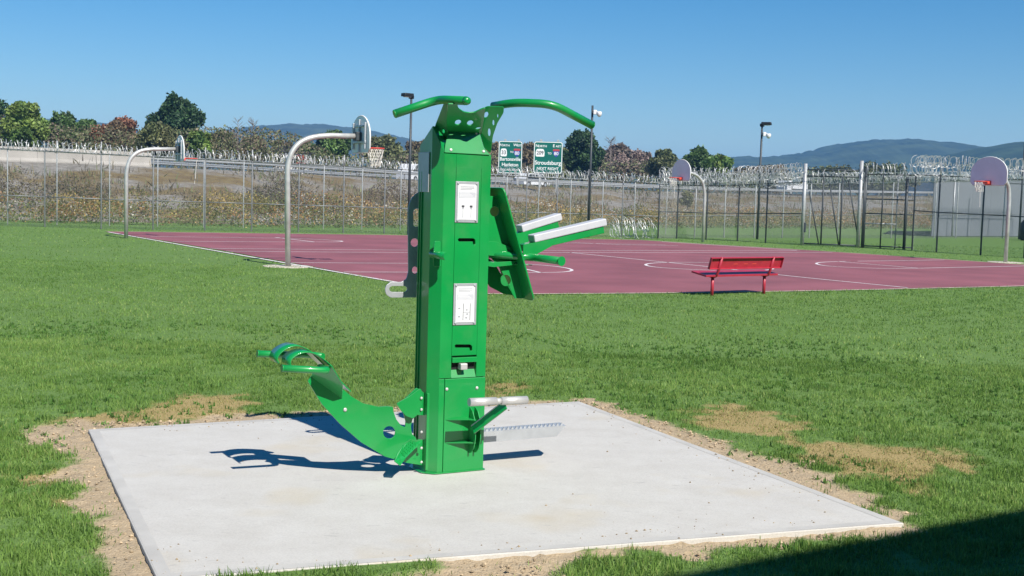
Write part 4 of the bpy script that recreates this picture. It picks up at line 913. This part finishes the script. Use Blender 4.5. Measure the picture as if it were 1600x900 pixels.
# ================================================================== HIGHWAY SIGNS
def guide_sign(x0, x1, y0, y1, D, rows_, label, posts_px, shield_us, num, num2):
    c0, c1 = at(x0, y1, D), at(x1, y0, D); wd, ht = c1.x-c0.x, c1.z-c0.z; X = Vector((1, 0, 0)); cen_ = (c0+c1)/2
    t = thing('highway_sign', Vector((cen_.x, D, 0)), label, 'road sign', 'green highway signs')
    flat('sign_panel', rpoly([(-wd/2, -ht/2), (wd/2, -ht/2), (wd/2, ht/2), (-wd/2, ht/2)], .22), [], cen_, X, ZV, .06, 'signgreen', t, .004)
    o1 = rpoly([(-wd/2+.02, -ht/2+.02), (wd/2-.02, -ht/2+.02), (wd/2-.02, ht/2-.02), (-wd/2+.02, ht/2-.02)], .22); o2 = rpoly([(-wd/2+.09, -ht/2+.09), (wd/2-.09, -ht/2+.09), (wd/2-.09, ht/2-.09), (-wd/2+.09, ht/2-.09)], .18)
    flat('border', o1, [o2], cen_-Vector((0, .036, 0)), X, ZV, .008, 'signwhite', t)
    def put(s, fx, fy, size, sx=1.): text(s, size*ht, cen_+X*(wd*(fx-.5))+ZV*(ht*(.5-fy))-Vector((0, .04, 0)), X, ZV, 'signwhite', t, sx=sx, bold=.016)
    for s, fx_, fy_, sz, sx in rows_: put(s, fx_, fy_, sz, sx)
    c = cen_+X*(wd*(.22-.5))+ZV*(ht*(.5-.36))-Vector((0, .038, 0)); s_ = ht*.115; ww = 1.2 if len(num) > 2 else .85
    flat('route_shield', rpoly([(-s_*ww, -s_*1.0), (s_*ww, -s_*1.0), (s_*ww*1.02, .2*s_), (s_*ww*.8, s_*1.1), (-s_*ww*.8, s_*1.1), (-s_*ww*1.02, .2*s_)], s_*.4), [], c, X, ZV, .01, 'signwhite', t)
    text(num, s_*1.45, c-Vector((0, .012, 0)), X, ZV, 'black', t, sx=.9)
    c = cen_+X*(wd*(.78-.5))+ZV*(ht*(.5-.35))-Vector((0, .038, 0))
    flat('interstate_shield', rpoly([(-.15*s_, -s_*1.1), (.15*s_, -s_*1.1), (s_*.9, -.2*s_), (s_*.95, s_*.45), (-s_*.95, s_*.45), (-s_*.9, -.2*s_)], s_*.3), [], c, X, ZV, .010, 'signblue', t)
    flat('shield_top', rpoly([(-s_*.95, s_*.5), (s_*.95, s_*.5), (s_*.85, s_*1.05), (-s_*.85, s_*1.05)], s_*.2), [], c, X, ZV, .012, 'signred', t)
    text(num2, s_*1.25, c-Vector((0, .012, 0))-ZV*s_*.2, X, ZV, 'signwhite', t)
    for px_, yb in posts_px:
        p = at(px_, yb, D); obj('post', MB().box((p+Vector((p.x, D, c1.z-.1)))/2+Vector((0, .12, 0)), (.22, .16, c1.z-.1-p.z+.6), None, .01), 'galvpost', t)
guide_sign(778, 816.5, 221, 270.5, 128, [('N', .10, .13, .115, 1), ('ORTH', .29, .14, .085, 1.1), ('W', .70, .12, .115, 1), ('EST', .87, .13, .085, 1.1), ('TO', .56, .34, .075, 1), ('Bartonsville', .5, .56, .15, .92), ('Hazleton', .5, .73, .15, .95), ('SECOND RIGHT', .5, .89, .085, 1)],
           'left of two green highway signs, showing route 33 and Bartonsville', [(787, 310), (808, 310)], True, '33', '80')
guide_sign(833, 879.5, 222, 270.5, 120, [('N', .11, .14, .125, 1), ('ORTH', .30, .15, .09, 1.1), ('E', .69, .13, .125, 1), ('AST', .85, .14, .09, 1.1), ('TO', .55, .37, .085, 1), ('Stroudsburg', .5, .67, .175, .95), ('NEXT RIGHT', .5, .85, .12, 1)],
           'right of two green highway signs, showing route 209 and Stroudsburg', [(843, 312), (869, 316)], True, '209', '80')

# ================================================================== FAR VEHICLES AND BUILDINGS
def vehicle(px, off, L, H, Wd, label, cat, kind):
    p, d, i = crest_at_px(px, off); s = Vector((-d.y, d.x, 0)).normalized(); d = Vector((d.x, d.y, 0)).normalized()
    t = thing({'van': 'white_van', 'car': 'white_car', 'truck': 'white_truck'}[kind], p, label, cat)
    def pp(a, b, c): return p+d*a+s*b+ZV*c
    if kind == 'truck':
        obj('cargo_box', MB().box(pp(.5, 0, .9+(H-.9)/2), (L*.72, Wd, H-.9), (d, s, ZV), .06), 'carwhite', t)
        cab = obj('cab', MB().prism([pp(-L*.30, -Wd/2, .55), pp(-L*.52, -Wd/2, .55), pp(-L*.52, -Wd/2, 1.25), pp(-L*.44, -Wd/2, 2.1), pp(-L*.30, -Wd/2, 2.1)], s*Wd), 'carwhite', t)
        obj('window', MB().box(pp(-L*.40, -Wd/2-.01, 1.6), (L*.09, .02, .5), (d, s, ZV)), 'glass', cab); obj('chassis', MB().box(pp(.2, 0, .7), (L*.9, Wd*.7, .3), (d, s, ZV)), 'black', t)
    else:
        hb = H*.55; pr_ = [(-L/2, .3), (L/2, .3), (L/2, hb), (L*.36, hb+.05), (L*.22, H), (-L*.30, H), (-L*.46, hb+.05), (-L/2, hb)]
        body = obj('body', MB().prism([pp(a, -Wd/2, c) for a, c in pr_], s*Wd), 'carwhite', t)
        obj('window', MB().prism([pp(a, -Wd/2-.012, c) for a, c in ((-L*.42, hb+.08), (L*.31, hb+.08), (L*.20, H-.09), (-L*.28, H-.09))], s*.012), 'glass', body)
    for a in (-L*.32, L*.32):
        wh = obj('wheel', MB().tube([pp(a, -Wd/2-.02, .33), pp(a, -Wd/2+.22, .33)], .33, 16), 'tyre', t); obj('hub', MB().tube([pp(a, -Wd/2-.035, .33), pp(a, -Wd/2, .33)], .18, 12), 'galv', wh)
vehicle(830, 8, 4.6, 1.6, 1.8, 'white car with dark windows passing between the two green signs', 'car', 'car')
vehicle(1238, 8, 4.6, 1.7, 2.0, 'small white box truck on the highway left of the gate post', 'truck', 'truck')
vehicle(650, 9, 4.4, 1.9, 1.9, 'white van on the highway just left of the green tower', 'van', 'van')
def shed():
    D = 150; c0, c1 = at(425, 262, D), at(480, 240, D); t = thing('roadside_building', Vector(((c0.x+c1.x)/2, D, 2)), 'white flat-roofed roadside building with red end panel beyond the highway', 'building'); wd = c1.x-c0.x; zt_ = c1.z; zb_ = 1.5
    obj('wall', MB().box(((c0.x+c1.x)/2, D+3, (zt_+zb_)/2), (wd, 6, zt_-zb_), None, .03), 'white', t)
    obj('roof', MB().box(((c0.x+c1.x)/2, D+3, zt_+.12), (wd+.4, 6.4, .22), None, .03), 'roofdark', t)
    obj('wall_panel', MB().box((c1.x-.75, D-.02, zt_-.85), (1.2, .06, 1.3), None, .01), 'roofred', t)
    obj('roof_unit', MB().box((c0.x+1.6, D+2, zt_+.55), (2.4, 2, .7), None, .04), 'roofdark', t)
    for k in range(3): w_ = obj('window', MB().box((c0.x+.8+k*.9, D-.02, zt_-1.0), (.55, .05, .7), None, .01), 'glass', t)
shed()
def grey_building():
    D0 = gp(1467, 371).y+1.5; a = gp(1467, 371); a = a+Vector((.0, 1.5, 0)); b = gp(1760, 371)+Vector((0, 1.5, 0)); d = (b-a); L = d.length; d = d.normalized(); s = Vector((-d.y, d.x, 0)); h = (372-282)*a.y/FPX
    t = thing('grey_building', a, 'plain grey panelled building behind the right-hand fence', 'building')
    vd = Vector((a.x, a.y, 0)).normalized()*12+d*.5; obj('wall', MB().prism([a-ZV*.1, b-ZV*.1, b+vd-ZV*.1, a+vd-ZV*.1], ZV*(h+.1)), 'greywall', t)
    k = int(L/2.4)
    for i in range(k): obj('wall_panel', MB().box(a+d*(i*2.4+1.2)-s*.02+ZV*(h*.5), (2.39, .06, h*.98), (d, s, ZV), .02), 'greywall', t)
    for i in range(1, k, 4): obj('downpipe', MB().tube([a+d*(i*2.4)-s*.10, a+d*(i*2.4)-s*.10+ZV*h], .05, 8), 'galv', t)
    obj('roof_edge', MB().prism([a-s*.12+ZV*(h+.003), b-s*.12+ZV*(h+.003), b+vd+ZV*(h+.003), a+vd+ZV*(h+.003)], ZV*.22), 'greywall', t)
    c = gp(1606, 376); tk = thing('storage_tank', c, 'dark rounded tank half cut by the right edge before the grey building', 'tank')
    obj('shell', MB().tube([c+ZV*z_ for z_ in (0, .2, .7, 1.1, 1.35, 1.45)], [.42, .52, .55, .48, .28, .05], 18), 'black', tk); obj('lid', MB().tube([c+ZV*1.4, c+ZV*1.52], .16, 12), 'darkpost', tk)
grey_building()
# the long building behind and right of the camera, whose roof edge shades the near right corner
s_sh = Vector((-math.sin(R(SUN_AZ)), math.cos(R(SUN_AZ)), 0))/math.tan(R(SUN_EL)); HB = 7.0
e0, e1 = gp(1150, 903)-s_sh*HB, gp(1600, 815)-s_sh*HB; bdir = (e1-e0).normalized(); bdir.z = 0; bn = Vector((bdir.y, -bdir.x, 0))
def rear_building():
    a = Vector((e0.x, e0.y, 0))-bdir*24; L = 70; t = thing('rear_building', a, 'long tan masonry building behind the camera that shades the near right grass', 'building')
    obj('wall', MB().box(a+bdir*(L/2)+bn*6.2+ZV*(HB/2-.15), (L, 12, HB-.2), (bdir, bn, ZV), .02), 'brick', t)
    obj('roof_edge', MB().box(a+bdir*(L/2)+bn*6.0+ZV*(HB-.12), (L+.4, 12.4, .24), (bdir, bn, ZV), .02), 'roofdark', t)
    for k in range(14):
        wdw = obj('window', MB().box(a+bdir*(4+k*4.7)+bn*.19+ZV*4.6, (1.2, .06, 1.0), (bdir, bn, ZV), .01), 'glass', t); obj('sill', MB().box(a+bdir*(4+k*4.7)+bn*.15+ZV*4.05, (1.4, .14, .09), (bdir, bn, ZV), .01), 'curb', wdw)
rear_building()

# ================================================================== WEEDS AND SCRUB ON THE BANK (stuff)
def bank_z(i, f): return bank(i, f)
def scatter_bank(n, f0, f1, i0, i1, power=1.0):
    ii = RNG.uniform(i0, i1, n); ff = f0+(f1-f0)*RNG.random(n)**power; P = np.zeros((n, 3))
    tx = np.array([p[:] for p in toe]); cx_ = np.array([p[:] for p in crest]); i_ = ii.astype(int).clip(0, NC-2); fr_ = (ii-i_)[:, None]
    a = tx[i_]*(1-fr_)+tx[i_+1]*fr_; b = cx_[i_]*(1-fr_)+cx_[i_+1]*fr_; P = a*(1-ff[:, None])+b*ff[:, None]; P[:, 2] = -.12+(b[:, 2]+.12)*(ff.clip(0, 1)**.85); return P, ii, ff
def col_idx(x):
    p, d, i = crest_at_px(x); return i
i_l, i_r = col_idx(-380), col_idx(1680)
# ------------------------------------------------------------------ foliage builders
def leaf_cloud(name, P, size, tint, par=None, m='leaf'):
    n = len(P); a = RNG.normal(size=(n, 3)); a /= np.linalg.norm(a, axis=1)[:, None]; b = RNG.normal(size=(n, 3)); b -= a*(a*b).sum(1)[:, None]; b /= np.linalg.norm(b, axis=1)[:, None]; s = (size*(.6+.8*RNG.random(n)))[:, None]
    V = np.stack([P-a*s, P+b*s*.6, P+a*s, P-b*s*.6], 1).reshape(-1, 3); off = np.array(wloc(par)[:]) if par is not None else 0; V = V-off
    me = bpy.data.meshes.new(name); me.vertices.add(4*n); me.vertices.foreach_set('co', V.ravel()); F = np.arange(4*n); me.loops.add(4*n); me.loops.foreach_set('vertex_index', F.astype(np.int32)); me.polygons.add(n)
    me.polygons.foreach_set('loop_start', np.arange(0, 4*n, 4)); me.polygons.foreach_set('loop_total', np.full(n, 4)); me.update(calc_edges=True); c = me.color_attributes.new('tint', 'FLOAT_COLOR', 'POINT')
    c.data.foreach_set('color', np.concatenate([np.repeat(tint, 4, 0), np.ones((4*n, 1))], 1).astype(np.float32).ravel()); return link(me, name, M[m], par)
P, ii, ff = scatter_bank(170000, -.16, .19, i_l, i_r, 1.0)
cl = fbm(P[:, 0]*.5, P[:, 1]*.5, 3, 51); cl2 = fbm(P[:, 0]*.33+9, P[:, 1]*.33, 3, 52); keep = RNG.random(len(P)) < np.clip((cl-.18)*2.2, .1, 1); P, cl, cl2, ff = P[keep], cl[keep], cl2[keep], ff[keep]; n = len(P)
pal = np.array([[.40, .29, .10], [.46, .37, .15], [.24, .23, .08], [.15, .19, .06], [.32, .19, .09], [.42, .30, .12]]); k = (cl2*8+RNG.normal(0, .38, n)).astype(int) % 6
t = pal[k]*np.array([1.12, 1.0, .78])*(.55+.8*RNG.random((n, 1))); wf = (RNG.random(n) < .22) & (cl2 > .56); t[wf] = np.array([.66, .62, .52])
up_ = (1.25*np.clip(cl*1.7-.25, .12, 1.15))*RNG.random(n)**.8; P[:, 2] += up_; lowg = (up_ < .35+.25*cl2) & (RNG.random(n) < .75); t[lowg] = np.array([.16, .20, .065])*(.6+.8*RNG.random((lowg.sum(), 1)))
o = leaf_cloud('dry_weeds', P, np.full(n, .055), t); tag(o, 'tall dry brown and yellow weeds along the foot of the embankment', 'weeds', kind='stuff')
P, ii, ff = scatter_bank(30000, .22, .97, i_l, i_r, 1.2); cl = fbm(P[:, 0]*.22, P[:, 1]*.22, 3, 61); keep = RNG.random(len(P)) < np.clip((cl-.5)*6, .02, 1); P, cl = P[keep], cl[keep]; n = len(P)
t = np.array([.24, .20, .125])*(.5+.9*RNG.random((n, 1)))*np.where(RNG.random((n, 1)) < .3, np.array([[.75, 1.05, .7]]), 1.0); P[:, 2] += .5*RNG.random(n)*RNG.random(n)
o = link(blade_mesh('slope_grass', P, .25+.35*RNG.random(n), .04+.09*RNG.random(n), t, .7, bend=False), 'slope_grass', M['leaf'], None); tag(o, 'sparse brown grass on the gravel slope below the guardrail', 'grass', kind='stuff')
def tree(x, ytop, ybase, wpx, D, cols, label, cat='tree', dens=1., lobes=9, group='trees beyond the highway', name='tree', conic=0.):
    zb_ = max(0.2, at(x, ybase, D).z); top_ = at(x, ytop, D); base = Vector((top_.x, D, zb_)); H = top_.z-zb_; Wd = wpx*D/FPX
    t = thing(name, base, label, cat, group); rn = random.Random(int(x*7+D)); tp = [base-ZV*.3, base+Vector((rn.uniform(-.1, .1)*H*.2, 0, H*.45)), base+Vector((rn.uniform(-.1, .1)*H*.3, 0, H*.8))]
    mb = MB().tube(tp, [H*.028, H*.02, H*.006], 8); C = []; R_ = []
    for k in range(lobes):
        f = (k+.5)/lobes; ang = k*2.4+rn.uniform(-.5, .5); z_ = H*(.16+.74*f); wr = math.sin(math.pi*min(1, .16+f*.78))**.7 if not conic else (1-f)*.95+.1
        rad = Wd*.5*wr*rn.uniform(.30, .86)*(1 if k % 4 else .25); c = base+Vector((math.cos(ang)*rad, math.sin(ang)*rad*.8, z_)); rr = Wd*rn.uniform(.08, .19)*(.65+.45*wr); C.append(c); R_.append(rr)
        mb.tube([base+ZV*(H*rn.uniform(.2, .5)), base.lerp(c, .5)+ZV*(H*.12), c], [H*.010, H*.007, H*.003], 5)
    obj('trunk', mb, 'bark', t)
    nl = int(260*dens); P = []; TT = []
    for c, rr in zip(C, R_):
        m_ = nl; v = RNG.normal(size=(m_, 3)); v /= np.linalg.norm(v, axis=1)[:, None]; v[:, 2] *= .85; lump = .35+1.25*fbm(v[:, 0]*3.4+c.x, v[:, 2]*3.4+v[:, 1]*2.2+c.z, 2, int(x)); q = np.array(c[:])+v*(rr*lump*RNG.random(m_)**.25)[:, None]; P.append(q)
        base_c = np.array(cols[rn.randrange(len(cols))]); TT.append(base_c*1.65*(.5+1.0*RNG.random((m_, 1)))*rn.uniform(.75, 1.25))
    P = np.concatenate(P); TT = np.concatenate(TT); leaf_cloud('crown', P, np.full(len(P), max(.12, .00125*D)), TT, t); return t
def bare_tree(x, ytop, ybase, wpx, D, label, tw=1.):
    zb_ = at(x, ybase, D).z; top_ = at(x, ytop, D); base = Vector((top_.x, D, zb_)); H = top_.z-zb_; Wd = wpx*D/FPX; t = thing('bare_tree', base, label, 'tree', 'bare trees beyond the highway'); rn = random.Random(int(x)); tr = MB(); br = MB()
    tr.tube([base-ZV*.3, base+ZV*H*.5, base+ZV*H], [H*.022, H*.014, H*.003], 6)
    for k in range(int(26*tw)):
        f = rn.uniform(.25, .95); p = base+ZV*(H*f); an = rn.uniform(0, 6.28); ln = Wd*.5*(1.15-f*.7)*rn.uniform(.6, 1.1); e = p+Vector((math.cos(an)*ln, math.sin(an)*ln, ln*rn.uniform(.5, 1.1))); br.tube([p, p.lerp(e, .5)+ZV*ln*.08, e], [H*.006, H*.004, H*.0016], 4, False)
        for j in range(5): s = p.lerp(e, rn.uniform(.3, .95)); e2 = s+Vector((rn.uniform(-1, 1), rn.uniform(-1, 1), rn.uniform(.2, 1)))*ln*.38; br.tube([s, e2], [H*.0026, H*.0012], 3, False)
    obj('trunk', tr, 'greybark', t); obj('branches', br, 'greybark', t, False)
G1 = [(.055, .10, .025), (.075, .13, .03), (.045, .085, .022)]; G2 = [(.11, .17, .035), (.13, .18, .04), (.08, .14, .03)]; GD = [(.03, .065, .022), (.04, .08, .026), (.025, .055, .02)]
BR_ = [(.13, .10, .055), (.11, .095, .05), (.15, .11, .06)]; RD = [(.20, .085, .045), (.17, .08, .045), (.13, .09, .05)]; OL = [(.095, .105, .04), (.11, .11, .045), (.08, .095, .035)]; GY_ = [(.17, .125, .105), (.15, .12, .095), (.19, .14, .12)]
TREES = [
 (-25, 143, 250, 95, 128, GD, 'dark green tree cut by the left frame edge', 1.2, 10), (38, 160, 240, 78, 118, G2, 'bright yellow-green tree near the left frame edge', 1.6, 12),
 (95, 178, 240, 80, 134, G1, 'green tree right of the bright yellow-green tree', 1.2, 10), (138, 185, 245, 62, 140, G1, 'small green tree between green and reddish brown trees', 1.1, 9),
 (188, 186, 245, 78, 138, RD, 'reddish brown autumn tree left of the big dark tree', 1.2, 10), (52, 158, 240, 20, 150, RD, 'thin reddish treetop behind the bright yellow-green tree', .5, 5),
 (276, 150, 245, 104, 142, GD, 'large dark green tree standing tallest above the far left hoop', 2.2, 14), (246, 196, 246, 80, 122, OL, 'olive shrub below the large dark tree', 1.1, 9),
 (312, 205, 250, 50, 122, G2, 'light green shrub right of the large dark tree', 1., 8), (345, 205, 252, 56, 150, OL, 'olive tree left of the bare trees', 1., 8), (395, 215, 258, 70, 160, BR_, 'brown scrubby tree behind the bare trees', 1., 9), (440, 218, 262, 50, 190, BR_, 'brown tree above the white roadside building', .9, 8),
 (520, 205, 262, 72, 158, G1, 'green tree directly behind the nearest backboard', 1.3, 10), (482, 222, 264, 46, 175, G1, 'small green tree right of the white roadside building', 1., 8), (598, 212, 268, 72, 175, OL, 'olive brown tree between backboard and lamp pole', 1.2, 10), (655, 222, 272, 70, 180, BR_, 'brown tree behind the lamp pole left of the tower', 1.1, 9),
 (775, 222, 282, 60, 190, BR_, 'brown tree behind the left highway sign', 1.1, 9), (826, 220, 282, 48, 200, BR_, 'brown tree seen between the two highway signs', 1., 8), (872, 228, 284, 54, 185, OL, 'olive tree at the right edge of the right sign', 1., 8),
 (912, 203, 286, 66, 165, GD, 'dark evergreen tree behind the camera pole', 2., 13), (968, 224, 286, 74, 200, GY_, 'greyish pink half-bare tree right of the dark evergreen', .9, 10), (1006, 236, 288, 50, 210, GY_, 'small greyish half-bare tree left of the far hoop', .8, 8),
 (1040, 231, 290, 60, 185, OL, 'olive tree just left of the far backboard', 1.1, 9), (1092, 230, 292, 56, 160, G1, 'round green tree right of the far backboard', 1.5, 10), (1126, 240, 292, 50, 165, G2, 'paler green tree at the right end of the round one', 1.2, 8),
 (1210, 262, 300, 90, 260, BR_, 'low brown thicket below the right hill behind coils', 1., 8), (1380, 262, 304, 120, 280, OL, 'low olive thicket above the walk gate', 1., 9), (1300, 266, 302, 100, 290, OL, 'low olive thicket above the braced gate', 1., 9), (1165, 262, 300, 70, 240, BR_, 'low brown thicket right of the pale green tree', 1., 8)]
for x, yt_, yb, wp, D, cols, lb, de, lo in TREES: tree(x, yt_, yb, wp, D, cols, lb, dens=de*1.7, lobes=int(lo*3))
bare_tree(372, 186, 255, 34, 140, 'bare leafless tree with upright twigs right of the large dark tree'); bare_tree(396, 186, 255, 36, 150, 'second bare leafless tree, the one nearer the nearest hoop pole'); bare_tree(955, 216, 285, 40, 190, 'bare treetop between evergreen and half-bare trees')
# shrubs on the bank
P, ii, ff = scatter_bank(80000, .12, .46, i_l, col_idx(760), 1.0); cl = fbm(P[:, 0]*.36, ff*3.0, 3, 81); c2 = fbm(P[:, 0]*.21+5, ff*2+3, 2, 83)
keep = RNG.random(len(P)) < np.clip((cl-.36-.35*np.clip((P[:, 0]+20)/14, 0, 1)*.6)*4.5, .01, 1)*np.clip((.50-ff)*5, 0, 1); P, cl, c2, ff = P[keep], cl[keep], c2[keep], ff[keep]; n = len(P)
pal = np.array([[.15, .105, .075], [.20, .16, .085], [.12, .125, .055], [.17, .14, .11], [.24, .20, .09]]); k = (c2*6.5+RNG.normal(0, .6, n)).astype(int) % 5; P[:, 2] += 1.5*np.clip(cl*1.8-.45, .05, 1)*RNG.random(n)
tag(leaf_cloud('bank_scrub', P, np.full(n, .06), pal[k]*(.55+.9*RNG.random((n, 1)))), 'tangled brown and olive scrub on the left embankment slope', 'scrub', kind='stuff')
# thicket filling the gaps below the trees
xs_ = RNG.uniform(-420, 1180, 46000); Dd = np.interp(xs_, [-420, 235, 560, 870, 1200], [104, 124, 150, 178, 215])+RNG.uniform(0, 14, 46000)
dirx = (xs_-800)/FPX*Dd; hgt = 2.4+6.0*fbm(dirx*.10, Dd*.02, 4, 91); zz = 2.2+hgt*RNG.random(46000)**.8; cc = fbm(dirx*.07+4, zz*.1, 3, 93); pal = np.array([[.12, .14, .055], [.15, .125, .07], [.11, .125, .05], [.17, .13, .09], [.14, .16, .06]]); k = (cc*7+RNG.normal(0, .5, 46000)).astype(int) % 5
tag(leaf_cloud('roadside_thicket', np.stack([dirx, Dd, zz], -1), .0011*Dd, pal[k]*1.35*(.5+1.0*RNG.random((46000, 1)))), 'low mixed brown and green thicket behind the highway below the trees', 'thicket', kind='stuff')
SHR = [(1017, 352, 372, 24, G1, 'green bush at the razor-wire corner post'), (1075, 300, 322, 36, OL, 'olive bush on the slope behind the far hoop'), (885, 330, 352, 40, OL, 'olive bush behind the arm rests')]
for x, yt_, yb, wp, cols, lb in SHR:
    D = float(np.interp(x, [0, 400, 1000], [66, 70, 96])) if x not in (1015,) else 61; tree(x, yt_, yb, wp, D, cols, lb, 'bush', 1.4, 5, 'bushes on the bank', 'bush')
# ================================================================== HILLS
def ridge(name, px, D, depth, seed, col):
    xs = np.linspace(px[0][0], px[-1][0], 420); ys = np.array(interp(xs, px)); V = []; rows_ = 14
    for r_ in range(rows_+1):
        f = r_/rows_
        for x, y in zip(xs, ys):
            p = at(x, y, D); top = p.z; dd = D-depth*(1-f); sc = dd/D; zz = top*(math.sin(f*math.pi/2))**.8; X_ = p.x*(sc*.3+.7)
            zz += (float(vnoise(X_*.045+seed, dd*.045, seed))-.5)*D*.0028*f+(float(vnoise(X_*.16, dd*.16, seed+3))-.5)*D*.0016*f; V.append((X_, dd, zz))
    n_ = len(xs)
    for x, y in zip(xs, ys): p = at(x, y, D); V.append((p.x*1.05, D+depth*.8, 0))
    F_ = [(r_*n_+i, r_*n_+i+1, (r_+1)*n_+i+1, (r_+1)*n_+i) for r_ in range(rows_+1) for i in range(n_-1)]
    o = obj(name, MB().add(V, F_, False), mat(name+'_forest', col, .95, 0, .45, .02, .0, 1, detail=12, spec=.0), None, False); tag(o, kind='structure')
ridge('hill', [(-400, 232), (-100, 215), (60, 196), (120, 188), (160, 192), (240, 208), (330, 214), (380, 204), (440, 198.5), (510, 197), (560, 202), (610, 212), (660, 224), (720, 232), (800, 240), (900, 252)], 2300, 700, 3, (.055, .065, .03))
ridge('hill_right', [(700, 268), (900, 256), (1050, 250), (1140, 247.5), (1200, 246), (1236, 243), (1270, 234), (1320, 225), (1370, 220.5), (1420, 221.5), (1460, 226), (1500, 234), (1560, 240), (1700, 250), (1900, 262)], 2000, 700, 8, (.05, .065, .03))
ridge('hill_near_right', [(1380, 280), (1430, 262), (1480, 243), (1520, 233), (1560, 227), (1610, 221), (1700, 212), (1800, 210), (2000, 222)], 1350, 500, 13, (.045, .065, .028))
# ================================================================== HAZE
hz_ = obj('haze', MB().box((0, 2450, 95), (8200, 6700, 194)), None, None) if False else None
hm = bpy.data.materials.new('air_haze'); hm.use_nodes = True; hn = hm.node_tree; hn.nodes.remove(hn.nodes['Principled BSDF']); pv = hn.nodes.new('ShaderNodeVolumePrincipled')
pv.inputs['Color'].default_value = (.22, .54, 1, 1); pv.inputs['Density'].default_value = 3.0e-4; pv.inputs['Anisotropy'].default_value = .0; hn.links.new(pv.outputs[0], hn.nodes['Material Output'].inputs['Volume'])
hz = obj('haze', MB().box((0, 2400, 68), (8400, 7000, 140)), hm, None); tag(hz, kind='stuff', label='thin blue air haze over the far hills', cat='haze')
